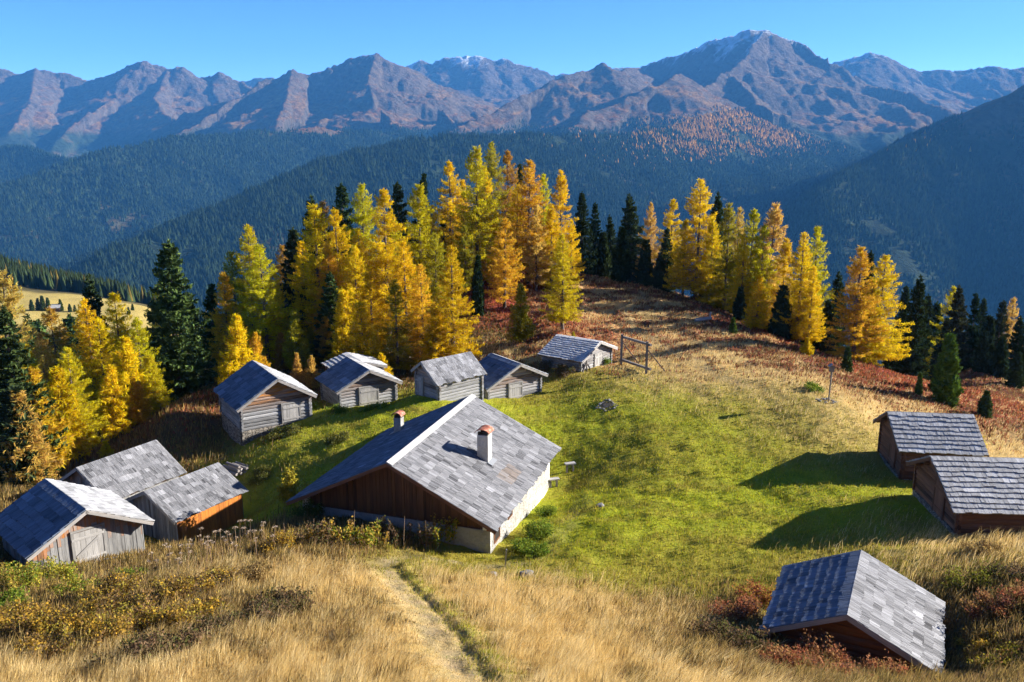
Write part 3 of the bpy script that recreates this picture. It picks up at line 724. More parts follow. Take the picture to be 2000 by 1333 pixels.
for a in [
 ('larch',482,439,82,'lime','yellow-green larch on the left shoulder of the grove, nearest the tall lone spruce',GL,1.1),
 ('larch',508,476,76,'lime','broad yellow-green larch with bare lower trunk just right of the shoulder larch',GL,1.15),
 ('larch',434,531,80,'amber','dull amber larch with a pointed tip at the left end of the grove',GL,1.),
 ('larch',453,490,90,'olive','olive larch standing behind the dull amber larch at the grove end',GL,1.),
 ('spruce',406,554,88,'green','dark spruce edge tree between the lone spruce and the amber larch',GS,1.1),
 ('spruce',572,443,86,'dark','dark spruce with rusty larch twigs beside it left of the gold larches',GS,1.),
 ('larch',552,478,87,'rust','rusty brown larch pressed against a dark spruce',GL,.9),
 ('spruce',603,380,91,'dark','dark spruce tip rising left of the gold larches behind the squat hut',GS,.85),
 ('larch',614,398,80,'gold','large gold larch under a dark spruce tip, above the tall hut',GL,1.15),
 ('larch',632,392,95,'rust','brownish larch tip between gold larch and dark spruce',GL,.9),
 ('larch',655,408,82,'gold','gold larch leaning on the second dark spruce',GL,1.05),
 ('spruce',667,357,95,'dark','tall dark spruce standing between gold and lime larches',GS,1.),
 ('larch',706,358,91,'lime','tall lime-gold larch just right of the tall dark spruce',GL,1.),
 ('larch',750,369,81,'gold','very large orange-gold larch with visible dark trunk above the small tucked hut',GL,1.15),
 ('larch',672,568,72,'gold','mid-sized golden larch alone in front of dark trees behind the small tucked hut',GL,1.1),
 ('larch',459,616,64,'gold','small clear yellow larch directly behind the tall stone-based hut',GL,1.),
 ('larch',497,650,66,'amber','small orange larch beside the clear yellow one at the hut roof',GL,.9),
 ('spruce',642,531,76,'green','full dark green spruce buried among gold larches mid-grove',GS,1.2),
 ('larch',727,637,70,'gold','low gold larch at the foot of the very large orange-gold larch',GL,1.),
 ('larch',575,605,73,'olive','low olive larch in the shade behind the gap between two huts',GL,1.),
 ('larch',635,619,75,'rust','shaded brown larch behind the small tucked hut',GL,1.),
 ('larch',607,695,66,'tan','tiny tan larch sapling in dry grass between two huts, the right of two',GL,.9),
 ('larch',580,690,67,'tan','tiny tan larch sapling in dry grass between two huts, the left of two',GL,.8),
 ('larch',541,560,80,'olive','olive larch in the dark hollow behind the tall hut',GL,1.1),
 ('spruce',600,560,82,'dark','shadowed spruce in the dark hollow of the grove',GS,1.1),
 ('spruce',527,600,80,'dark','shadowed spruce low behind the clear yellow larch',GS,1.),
 ('larch',690,480,78,'gold','gold larch filling the grove between spruce and large orange-gold larch',GL,1.1),
 ('larch',790,470,76,'gold','gold larch in front of the lime one, above the long-roofed hut',GL,1.1),
 ('spruce',777,355,95,'dark','dark spruce with blunt tip at the left of the lime-tipped larch',GS,1.),
 ('larch',817,360,88,'lime','lime larch between two dark spruce tips',GL,1.15),
 ('spruce',823,338,98,'dark','thin dark spruce tip behind the lime larch',GS,.8),
 ('larch',879,315,100,'gold','gold larch at the left edge of the crowded knoll top',GL,1.),
 ('larch',930,286,96,'lime','tallest lime-gold larch on the knoll with long bare pale trunk',GL,1.1),
 ('larch',961,277,105,'olive','olive-gold larch, highest tip of the whole knoll',GL,1.),
 ('larch',993,294,108,'rust','brown-gold larch tip right of the highest tip',GL,.95),
 ('spruce',1017,320,110,'dark','dark spruce tip between two larches on the knoll',GS,.8),
 ('larch',1032,312,98,'amber','huge amber larch with many bare twigs on the right of the knoll',GL,1.15),
 ('larch',1062,339,104,'lime','narrow lime-gold larch behind the huge amber one',GL,.85),
 ('larch',1096,332,101,'gold','gold larch with twin tip at the right edge of the knoll',GL,.95),
 ('larch',882,480,72,'gold','broad gold-lime larch reaching down to the long-roofed hut',GL,1.2),
 ('larch',985,426,90,'amber','bright orange larch standing on red heath in the middle of the knoll',GL,1.15),
 ('larch',957,405,97,'gold','gold larch just behind the bright orange one',GL,.9),
 ('larch',1100,457,78,'lime','lime larch standing free behind the white-ribbed hut',GL,1.1),
 ('larch',822,515,74,'amber','orange larch left of the broad gold-lime larch',GL,1.),
 ('larch',772,545,71,'olive','green-olive larch low in front of the large orange-gold larch',GL,1.1),
 ('spruce',932,500,88,'dark','slim dark spruce between the broad gold-lime and bright orange larches',GS,.7),
 ('spruce',865,412,100,'dark','dark spruce half hidden left of the bare pale trunk',GS,1.),
 ('larch',1017,555,77,'olive','small olive larch right of the bright orange larch',GL,.95),
 ('spruce',900,430,101,'dark','dark spruce behind the bare pale trunk',GS,1.),
 ('larch',905,350,101,'gold','gold larch between the two left tips of the knoll',GL,.95),
 ('larch',745,690,68,'gold','knee-high gold larch bush behind the squat hut',GL,1.2),
 ('larch',850,600,71,'gold','low gold larch touching the long-roofed hut',GL,1.2),
 ('larch',705,590,70,'gold','low gold larch behind the squat hut ridge',GL,1.1),
 ('spruce',1139,374,112,'dark','tall narrow dark spruce, first right of the knoll',GS,.85),
 ('spruce',1163,395,115,'dark','second dark spruce right of the knoll, a little lower',GS,.85),
 ('spruce',1196,419,115,'dark','dark spruce standing lower in the gap left of the big spruce',GS,.9),
 ('spruce',1238,378,110,'dark','big broad dark spruce on the heath crest',GS,1.15),
 ('larch',1271,395,108,'tan','thin tan-lime larch against the big broad spruce',GL,.75),
 ('larch',1314,389,106,'gold','gold larch with blunt tip, its foot dark with spruce',GL,1.),
 ('spruce',1302,445,104,'dark','dark spruce below the blunt gold larch',GS,1.),
 ('larch',1370,349,100,'gold','tallest gold larch on the heath crest with broad tiers',GL,1.15),
 ('spruce',1406,375,103,'dark','dark spruce tip right of the tallest crest larch',GS,.8),
 ('larch',1427,396,96,'olive','gold-olive larch in half shade on the heath crest',GL,1.),
 ('larch',1446,405,101,'tan','tan larch tip behind the gold-olive larch',GL,.8),
 ('larch',1472,408,95,'lime','gold-lime larch in the middle of the right-hand row',GL,1.),
 ('larch',1512,396,94,'tan','tall tan-gold larch in the right-hand row, beside the gold-lime one',GL,1.1),
 ('larch',1572,454,85,'gold','gold larch with dark visible trunk at the lower end of the row',GL,1.05),
 ('larch',1600,441,88,'lime','olive-lime larch, last tall one before the gap in the row',GL,1.),
 ('larch',1484,537,86,'gold','small rounded gold larch in front of the row on the heath',GL,1.05),
 ('spruce',1529,558,85,'dark','low dark spruce under the tall tan-gold larch',GS,1.2),
 ('spruce',1447,562,91,'dark','low dark spruce behind the small rounded gold larch',GS,1.1),
 ('spruce',1380,470,102,'dark','shaded dark spruce at the trunk of the tallest crest larch',GS,1.1),
 ('spruce',1643,531,112,'dark','distant dark spruce in the gap between two larch groups',GS,.9),
 ('spruce',1622,590,86,'dark','low dark spruce right of the olive-lime larch',GS,1.3),
 ('larch',1686,482,78,'amber','large amber-gold larch left of a pair, twin trunks showing',GL,1.2),
 ('larch',1730,497,80,'gold','large orange-gold larch right of the pair with drooping right side',GL,1.2),
 ('spruce',1701,489,90,'dark','dark spruce tip between the pair of large larches',GS,.7),
 ('spruce',1798,536,84,'dark','tall dark spruce right of the larch pair, bare lower trunk',GS,.9),
 ('spruce',1771,560,100,'dark','dark spruce half behind the larch pair',GS,.9),
 ('spruce',1815,575,110,'dark','far slim spruce just right of the tall dark one',GS,.8),
 ('spruce',1836,589,112,'dark','far dark spruce before the lime larch tip',GS,.9),
 ('larch',1862,559,105,'lime','lime larch rising from the dark spruces on the right',GL,.95),
 ('spruce',1882,558,98,'grey','loose grey-green spruce with thin crown beside the lime larch',GS,1.),
 ('spruce',1911,573,104,'dark','dark spruce with pointed tip right of the loose grey-green one',GS,.9),
 ('spruce',1922,584,107,'dark','dark spruce close behind the pointed one',GS,.8),
 ('spruce',1934,618,98,'dark','lower dark spruce in the right-hand wood',GS,1.),
 ('spruce',1959,586,101,'grey','pale grey-green spruce near the right-hand end of the wood',GS,1.),
 ('larch',1982,581,108,'tan','tan larch tip near the right-hand end of the wood',GL,.9),
 ('spruce',1997,616,97,'dark','dark spruce at the right-hand end of the wood',GS,1.),
 ('spruce',1848,621,100,'dark','dark spruce in the shade under the lime larch',GS,1.),
 ('spruce',1924,648,93,'dark','low spruce in deep shade of the right-hand wood',GS,1.1),
 ('spruce',1990,690,88,'dark','low spruce at the shaded foot of the right-hand wood',GS,1.1),
 ('spruce',1960,660,92,'dark','shaded spruce below the pale grey-green one',GS,1.1),
 ('spruce',2020,600,95,'dark','dark spruce half out of view beyond the end of the wood',GS,1.),
 ('spruce',1760,610,92,'dark','shaded spruce under the right side of the larch pair',GS,1.1),
 ('spruce',322,468,70,'green','tall lone dark green spruce with ragged tip left of the grove',GS,1.15),
 ('larch',165,583,66,'gold','tall orange-gold larch of the left-hand group, its pointed tip highest',GL,1.1),
 ('larch',222,571,70,'gold','gold larch behind the pointed one, close to the lone spruce',GL,1.1),
 ('larch',263,620,66,'lime','lime-yellow larch right in front of the lone spruce',GL,1.15),
 ('larch',128,679,58,'lime','yellow larch in front of the left-hand group, grey trunk showing',GL,1.15),
 ('larch',56,721,53,'amber','orange-tan open larch above the low barns, crooked trunk showing',GL,1.2),
 ('larch',3,527,72,'tan','pale orange larch at the left end behind the cut-off spruce',GL,1.1),
 ('spruce',2,600,52,'green','dark spruce partly out of view at the left end',GS,1.2),
 ('larch',100,600,80,'rust','shaded brown larch behind the left-hand group',GL,1.1),
 ('spruce',170,538,85,'dark','dark spruce tip behind the pointed orange-gold larch',GS,.9),
 ('larch',74,650,75,'tan','tan larch tip behind the orange-tan open larch',GL,1.),
 ('larch',50,672,66,'gold','gold larch behind the orange-tan open larch',GL,1.),
 ('larch',216,714,61,'gold','low gold larch filling the foot of the left-hand group',GL,1.2),
 ('larch',268,745,62,'amber','low orange larch at the right foot of the left-hand group',GL,1.2),
 ('larch',307,553,80,'lime','lime larch peeping out left of the lone spruce tip',GL,.9),
 ('spruce',368,580,95,'dark','dark spruce just right of the lone spruce',GS,1.),
 ('spruce',372,640,80,'dark','low dark spruce filling the gap right of the lone spruce',GS,1.2),
 ('spruce',20,760,50,'dark','low dark spruce under the left-end spruce',GS,1.3),
 ('spruce',1118,468,111,'dark','dark spruce at the right foot of the knoll larches',GS,1.1),
 ('spruce',1180,455,113,'dark','dark spruce filling the gap between the second spruce and the lower one',GS,1.1),
 ('spruce',1216,445,108,'dark','dark spruce close against the left side of the big broad spruce',GS,1.1),
 ('spruce',1262,470,107,'dark','dark spruce under the thin tan-lime larch',GS,1.2),
 ('spruce',1288,500,104,'dark','low dark spruce left of the blunt gold larch',GS,1.2),
 ('spruce',1425,480,99,'dark','shaded spruce between the tallest crest larch and the gold-olive one',GS,1.1),
 ('spruce',1560,560,88,'dark','low dark spruce behind the gold larch with dark trunk',GS,1.2),
 ('larch',530,520,78,'gold','gold larch low on the left shoulder, in front of the broad yellow-green one',GL,1.),
 ('larch',590,470,84,'gold','gold larch filling the gap under the left dark spruce tip',GL,1.),
 ('larch',637,475,79,'amber','amber larch in the thick of the grove below the brownish tip',GL,1.),
 ('larch',700,445,86,'gold','gold larch tucked below the tall lime-gold larch',GL,1.),
 ('larch',772,430,85,'lime','lime larch under the blunt dark spruce',GL,1.),
 ('larch',842,400,95,'gold','gold larch between the thin dark spruce tip and the knoll',GL,1.),
 ('larch',848,455,86,'olive','olive larch in half shade above the long-roofed hut',GL,1.),
 ('larch',908,440,93,'olive','olive larch at the foot of the bare pale trunk',GL,1.),
 ('larch',945,330,103,'gold','gold larch between the two tallest tips of the knoll',GL,1.),
 ('larch',1010,360,104,'gold','gold larch just left of the huge amber one',GL,1.),
 ('larch',1048,400,96,'tan','tan larch at the right flank of the huge amber one',GL,1.),
 ('larch',1078,400,97,'gold','gold larch below the twin-tipped larch, left side',GL,1.),
 ('larch',1116,430,99,'gold','gold larch below the twin-tipped larch, right side',GL,.9),
 ('larch',1340,430,101,'gold','gold larch filling the gap left of the tallest crest larch',GL,1.),
 ('larch',1395,425,98,'gold','gold larch at the right foot of the tallest crest larch',GL,1.),
 ('larch',1455,455,93,'gold','gold larch between the gold-olive and gold-lime larches',GL,1.),
 ('larch',1492,440,93,'lime','lime larch behind the small rounded gold larch',GL,1.),
 ('larch',1536,465,90,'gold','gold larch right below the tall tan-gold larch',GL,1.),
 ('larch',1590,520,84,'gold','gold larch in front of the olive-lime larch',GL,1.),
 ('larch',1706,545,79,'gold','gold larch low between the large pair',GL,1.1),
 ('larch',722,520,75,'gold','gold larch directly above the squat hut, before the large orange-gold one',GL,1.),
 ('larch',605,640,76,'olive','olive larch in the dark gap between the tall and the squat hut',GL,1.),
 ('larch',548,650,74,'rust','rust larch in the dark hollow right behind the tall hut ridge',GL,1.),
 ('larch',660,655,75,'olive','olive larch low behind the small tucked hut',GL,1.),
 ('larch',190,620,65,'gold','gold larch joined to the right side of the pointed orange-gold one',GL,1.2),
 ('larch',108,720,57,'gold','gold larch between the orange-tan open larch and the yellow one',GL,1.2),
 ('larch',240,660,64,'gold','gold larch in the middle of the left-hand group',GL,1.2),
 ('larch',288,695,65,'lime','lime larch at the right edge of the left-hand group',GL,1.2),
 ('larch',32,765,50,'tan','tan larch below the left-end spruce',GL,1.2),
]: tree(*a[:6], group=a[6], wide=a[7])
for a in [('spruce',1433,621,'fresh','bright green spruce sapling alone on the heath slope',654,1.2),('larch',1577,660,'gold','small gold larch bush on dry grass below the row',695,1.5),
 ('spruce',1860,655,'fresh','young bright green spruce above the farther ribbed brown hut',791,1.15),('spruce',1798,729,'fresh','slim green sapling on the red heath',773,.9),
 ('spruce',1928,764,'green','rounded small spruce on dry grass right of the young bright one',816,1.3),('spruce',1838,690,'green','small spruce close against the young bright one',770,1.),
 ('spruce',1657,678,'green','small spruce at the feet of the large larch pair',726,1.1),('larch',206,862,'lime','knee-high yellow larch bush above the low barn roof',898,1.5),
 ('larch',1120,648,'lime','tiny lime larch sprout behind the white-ribbed hut',668,1.)]:
    tree(a[0], a[1], a[2], 0, a[3], a[4], group='saplings on the heath', wide=a[6], base=a[5])
for px, top, b in ((60,586,606),(72,583,605),(81,578,606),(92,582,606),(117,585,606),(135,594,610),(145,596,610),(258,594,612),(250,600,618)):
    tree('spruce', px, top, 0, 'green', 'small dark spruce of a scattered clump on the far hill meadow', group='spruces on the far hill meadow', wide=1.3, base=b)
for px, top, Y in ((72,612,150),(88,622,140),(60,630,150),(120,640,130),(100,655,120),(135,612,160),(30,640,130),(230,640,120),(300,640,110)):
    tree('spruce', px, top, Y, 'green', 'dark spruce on the falling slope between the left-hand larches and the far meadow', group='spruces below the far meadow', wide=1.2)

# ------------------------------------------------------------------ bushes and tall dry stems
def tubes_mesh(name, polys, material, sd=4):
    v, f = [], []
    for pts, r0, r1 in polys:
        b = len(v); nn = len(pts)
        for k, p in enumerate(pts):
            r_ = r0 + (r1 - r0) * k / (nn - 1)
            for j in range(sd): a = 2 * math.pi * j / sd; v.append((p[0] + r_ * math.cos(a), p[1] + r_ * math.sin(a), p[2]))
        for k in range(nn - 1):
            for j in range(sd): f.append((b + k * sd + j, b + k * sd + (j + 1) % sd, b + (k + 1) * sd + (j + 1) % sd, b + (k + 1) * sd + j))
    me = bpy.data.meshes.new(name); me.from_pydata(v, [], f); me.materials.append(material); return me
def child(name, me, parent):
    o = bpy.data.objects.new(name, me); COL.objects.link(o); o.parent = parent; return o
m, nt, out = mat('dry_stem'); bsdf(nt, out, (.26, .17, .10), .9); M['stem'] = m
m, nt, out = mat('pale_umbel'); bsdf(nt, out, (.40, .31, .22), .9); M['umbel'] = m
def bush(px, py, rad, hgt, cols, label, cat='bush', name='leafy_bush', n=1300, leaf=(.05, .11), group=None, seed=None):
    x, y = hit(px, py); z = gz(x, y); r_ = np.random.default_rng(int(px * 7 + py))
    e = empty(name, (x, y, z), 0, label, cat, group)
    ns = 14 + int(rad * 14); st, cs_, w_ = [], [], []
    for k in range(ns):
        a = r_.uniform(0, 6.28); q = rad * math.sqrt(r_.random()); bx, by = q * .6 * math.cos(a), q * .6 * math.sin(a)
        ex, ey = q * 1.1 * math.cos(a) + r_.normal(0, .12), q * 1.1 * math.sin(a) + r_.normal(0, .12); hh = hgt * r_.uniform(.45, 1.08) * (1 - .35 * (q / rad) ** 2)
        gzb = float(ground(np.array([x + bx]), np.array([y + by]))[0]) - z; gze = float(ground(np.array([x + ex]), np.array([y + ey]))[0]) - z
        pts = [np.array([bx, by, gzb - .1]), np.array([(bx + ex) / 2 + r_.normal(0, .05), (by + ey) / 2, (gzb + gze) / 2 + hh * .55]), np.array([ex, ey, gze + hh])]
        st.append((pts, .012, .004)); cs_.append(pts)
    child('stems', tubes_mesh('stems', st, M['stem']), e)
    k = r_.integers(0, ns, n); t = r_.uniform(.12, 1.03, n) ** .75
    p = np.array(cs_)[k]
    c = np.where((t < .5)[:, None], p[:, 0] + (p[:, 1] - p[:, 0]) * (t * 2)[:, None], p[:, 1] + (p[:, 2] - p[:, 1]) * (t * 2 - 1)[:, None])
    c = c + r_.normal(0, .085, (n, 3)) * np.array([1.3, 1.3, .9])
    d = unit(r_.normal(size=(n, 3)) + np.array([0, 0, -.2])); ln = r_.uniform(*leaf, n) * 1.6; wd = ln * r_.uniform(.5, .8, n)
    v = sprays(c, d, ln, wd, r_); f = np.arange(len(v)).reshape(-1, 4)
    tuft = r_.integers(0, len(cols), ns); ci = np.where(r_.random(n) < .6, tuft[k], r_.integers(0, len(cols), n))
    cl = np.array(cols)[ci] * r_.uniform(.65, 1.3, n)[:, None]
    child('foliage', quads_mesh('foliage', v, f, cl, M['leaf']), e)
    return e
YG = [(.20, .23, .025), (.32, .28, .03), (.12, .17, .025), (.38, .27, .05)]
YB = [(.34, .21, .04), (.22, .13, .05), (.30, .24, .04), (.13, .09, .04), (.40, .24, .03)]
RB = [(.30, .10, .05), (.36, .16, .08), (.15, .065, .045), (.24, .12, .05), (.34, .19, .07)]
DK = [(.13, .085, .05), (.09, .07, .035), (.18, .11, .06), (.10, .10, .03)]
GR = [(.10, .17, .02), (.16, .22, .03), (.22, .26, .03)]
WB = [('bush',)]
for px, py, r_, h_, c_, lb in [
 (35,1160,1.0,1.3,YG,'green-yellow bush in the corner below the left eave of the braced-door hut'),
 (95,1140,.9,1.2,YG,'yellow-leaved bush against the upright boards left of the braced door'),
 (125,1085,.45,1.9,[(.38,.33,.03)],'thin yellow sapling bush in front of the braced-door hut'),
 (15,1190,.7,.7,GR,'low bright green weeds below the green-yellow corner bush'),
 (150,1165,.7,.8,YG,'low yellow-green weeds before the plank door'),
 (250,1128,.6,.35,GR,'flat green weeds beside the threshold slabs'),
 (90,1240,1.1,.9,YB,'brown and yellow bramble patch low on the left-hand grass slope'),
 (190,1215,1.3,1.0,YB,'brown and yellow bramble mound below the threshold slabs'),
 (270,1235,1.2,1.1,YB,'largest brown and yellow bramble mound, in the middle of the patch'),
 (330,1180,1.1,.9,YB,'bramble mound with orange leaves near the dry umbel stalks'),
 (150,1265,1.2,.8,YB,'low brown and yellow bramble below the corner bush'),
 (230,1175,.9,1.0,YB,'upright bramble with red leaves just under the threshold slabs'),
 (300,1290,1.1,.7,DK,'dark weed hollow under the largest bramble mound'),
 (380,1215,1.0,.8,YB,'thin bramble between the large mound and the dark hollow'),
 (40,1225,1.0,.8,YB,'bramble with yellow tips under the green-yellow corner bush'),
 (420,1150,.9,.7,YB,'brown bramble right below the dry umbel stalks'),
 (490,1130,.8,.7,[(.3,.2,.08),(.2,.14,.05)],'dull brown weeds below the right end of the umbel stalks'),
 (520,1215,.9,.7,DK,'dark brown weed clump in the dry grass hollow'),
 (560,1190,.8,.6,DK,'dark olive weed clump just above the grass hollow'),
 (420,1240,.9,.5,DK,'flattened dark weeds between bramble and dry grass'),
 (545,1080,.7,1.1,YB,'yellow-brown bush left of the chalet gable on the rim of the slope'),
 (565,985,.4,2.3,[(.40,.30,.03),(.30,.26,.03)],'slender sapling with yellow leaves at the left eave of the chalet'),
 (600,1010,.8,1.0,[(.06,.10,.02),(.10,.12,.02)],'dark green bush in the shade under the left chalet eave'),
 (1020,1075,.5,.6,GR,'green weeds at the foot of the white chalet wall corner'),
 (1048,1050,.8,.9,GR,'bright green bush halfway along the white chalet wall'),
 (1040,1085,.7,.6,GR,'low bright green weeds in front of the white wall bush'),
 (1070,1010,.5,.5,GR,'small green weeds near the far end of the white wall'),
 (600,800,.9,.5,GR,'green weeds at the door of the tall stone-based hut'),
 (660,806,.5,.4,GR,'low green weeds at the corner of the squat hut'),
 (730,800,1.0,.35,GR,'low row of green dock leaves before the squat hut door'),
 (555,850,1.0,.4,[(.14,.15,.03),(.18,.16,.04),(.10,.10,.03)],'dark olive hump on the green bank below the tall hut'),
 (660,860,.8,.3,[(.14,.15,.03),(.18,.16,.04)],'dark olive tussock on the green bank left of the small chimney'),
 (510,935,.7,.35,[(.14,.15,.03),(.18,.16,.04)],'dark olive tussock low on the green bank near the log pile'),
 (870,775,.4,.7,[(.24,.17,.06),(.14,.15,.03)],'tall dry weeds at the shaded gable of the long-roofed hut'),
 (1170,712,.9,.8,GR,'green weeds at the sunlit gable of the white-ribbed hut'),
 (1100,735,.9,.9,DK,'dark brown dock stalks under the eave of the white-ribbed hut'),
 (1055,725,.9,.9,DK,'dark dry weeds between the pale log hut and the white-ribbed hut'),
 (1440,1215,.9,.9,RB,'reddish bush left of the low hut roof'),
 (1480,1180,.8,.9,[(.40,.20,.05),(.28,.20,.04),(.3,.1,.05)],'orange-leaved bush at the left eave of the low hut'),
 (1410,1260,1.0,.9,DK,'dark brown thicket at the edge of the straw grass'),
 (1480,1275,1.0,.8,DK,'dark brown thicket below the left eave of the low hut'),
 (1540,1310,.9,.8,RB,'red-brown bush in front of the low hut gable, left part'),
 (1610,1300,.7,1.0,RB,'pinkish-red bush in front of the low hut gable, middle'),
 (1650,1335,.7,.6,RB,'pinkish-red bush at the very bottom before the low hut'),
 (1730,1325,.6,.7,RB,'small reddish bush before the right part of the low gable'),
 (1790,1350,.5,.3,YB,'yellow-red bush at the right front corner of the low hut'),
 (1915,1265,.7,.3,YB,'yellow bush at the right eave of the low hut'),
 (1975,1300,1.0,.4,[(.34,.27,.03),(.2,.18,.03),(.3,.15,.05)],'yellow-green bush right below the low hut, lowest of its slope'),
 (1960,1200,1.2,.8,RB,'red-brown thicket on the slope right of the low hut'),
 (1890,1150,1.1,.6,[(.22,.22,.03),(.16,.11,.04)],'olive shrub patch above the right eave of the low hut'),
 (1985,1140,1.0,.6,DK,'brown scrub patch below the nearer brown hut'),
 (1920,1080,.8,.6,[(.4,.28,.1),(.3,.2,.08)],'straw-coloured tussock under the eave of the nearer brown hut'),
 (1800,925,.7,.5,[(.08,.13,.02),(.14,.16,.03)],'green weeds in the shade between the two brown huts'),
 (1900,905,.5,2.4,[(.40,.34,.03)],'tall thin yellow sapling beside the nearer brown hut roof'),
 (1590,762,.6,.45,GR,'small green shrub near the shrine post stones'),
]: bush(px, py, r_, h_, c_, lb, n=int(1400 + 1900 * r_), leaf=(.03, .07) if h_ < 1.5 else (.06, .11))
def umbel(px, py, h_, group, label):
    x, y = hit(px, py); z = gz(x, y); e = empty('dried_umbel', (x, y, z), random.uniform(0, 6), label, 'dried plant', group)
    q = np.array([random.gauss(0, .07), random.gauss(0, .07), h_])
    polys = [([np.array([0, 0, -.1]), q * .5 + np.array([random.gauss(0, .02), 0, 0]), q], .012, .007)]
    heads = [q] + [q * random.uniform(.6, .85) + np.array([random.gauss(0, .14), random.gauss(0, .14), .05]) for _ in range(random.randint(1, 2))]
    for hd_ in heads[1:]: polys.append(([q * .45, hd_ * .8, hd_], .006, .005))
    child('stem', tubes_mesh('stem', polys, M['stem']), e)
    rr = np.random.default_rng(int(px))
    for i, hd_ in enumerate(heads):
        c, d, ln = [], [], []
        for k in range(34):
            a, r_ = random.uniform(0, 6.28), math.sqrt(random.random()) * (.11 if i == 0 else .07)
            c.append(hd_ + np.array([r_ * math.cos(a), r_ * math.sin(a), .02 - r_ * .25 + random.gauss(0, .01)])); d.append((math.cos(a), math.sin(a), random.gauss(0, .4))); ln.append(random.uniform(.04, .07))
        c = np.array(c); d = unit(np.array(d)); ln = np.array(ln)
        v = sprays(c, d, ln, ln * .7, rr); child('flower_head', quads_mesh('flower_head', v, np.arange(len(v)).reshape(-1, 4), rr.uniform(.7, 1.2, len(c))[:, None] * np.array([[.42, .33, .24]]), M['leaf']), e)
UM = 'dried umbel stalks along the rim of the grass slope'
for px, py, h_ in [(310,1125,.8),(330,1125,1.35),(338,1122,1.15),(358,1118,1.1),(368,1122,1.25),(383,1112,1.2),(395,1112,1.7),(403,1112,1.2),(415,1108,1.25),(422,1100,1.4),(436,1100,1.45),(447,1096,1.3),(461,1100,1.6),(470,1092,1.8),(482,1090,1.8),(490,1088,1.7),(503,1092,1.4),(520,1082,1.5),(535,1085,1.3),(350,1130,.8),(300,1118,.8),(455,1108,1.)]:
    umbel(px, py, h_, UM, 'brown dried umbel on a bare stalk at the rim of the straw slope')
def stalk(px, py, h_, cols, label, group):
    x, y = hit(px, py); z = gz(x, y); r_ = np.random.default_rng(int(px * 3)); e = empty('leafy_stalk', (x, y, z), 0, label, 'tall weed', group)
    q = np.array([r_.normal(0, .1), r_.normal(0, .1), h_]); pts = [np.array([0, 0, -.1]), q * .5, q]
    child('stem', tubes_mesh('stem', [(pts, .014, .006)], M['stem']), e)
    if cols:
        n = int(70 * h_); t = r_.uniform(.3, 1.02, n); c = q * t[:, None] + r_.normal(0, .085, (n, 3)); d = unit(r_.normal(size=(n, 3))); ln = r_.uniform(.09, .18, n)
        v = sprays(c, d, ln, ln * .7, r_); child('foliage', quads_mesh('foliage', v, np.arange(len(v)).reshape(-1, 4), np.array(cols)[r_.integers(0, len(cols), n)] * r_.uniform(.7, 1.25, n)[:, None], M['leaf']), e)
RS = 'tall weeds in front of the chalet gable'
for i in range(46):
    px = 590 + i * 6.6 + random.gauss(0, 3); py = 1068 + random.gauss(0, 5)
    if px < 760 or 820 < px < 885 or i % 4 == 0:
        y_ = 650 < px < 745 or px > 850
        stalk(px, py, random.uniform(.7, 1.25) if px < 840 else random.uniform(1.0, 1.55), (YG if i % 3 else YB) if y_ else (YB if i % 2 else DK), 'tall weed with yellowing leaves in the strip before the dark chalet gable', RS)
for px, h_ in ((610,1.4),(640,1.3),(691,1.8),(714,1.3),(788,1.6),(832,1.5),(828,1.3),(838,1.1),(560,1.2),(580,1.1)):
    stalk(px, 1072, h_, None, 'bare dry stalk standing above the weeds before the dark chalet gable', 'bare stalks before the chalet gable')

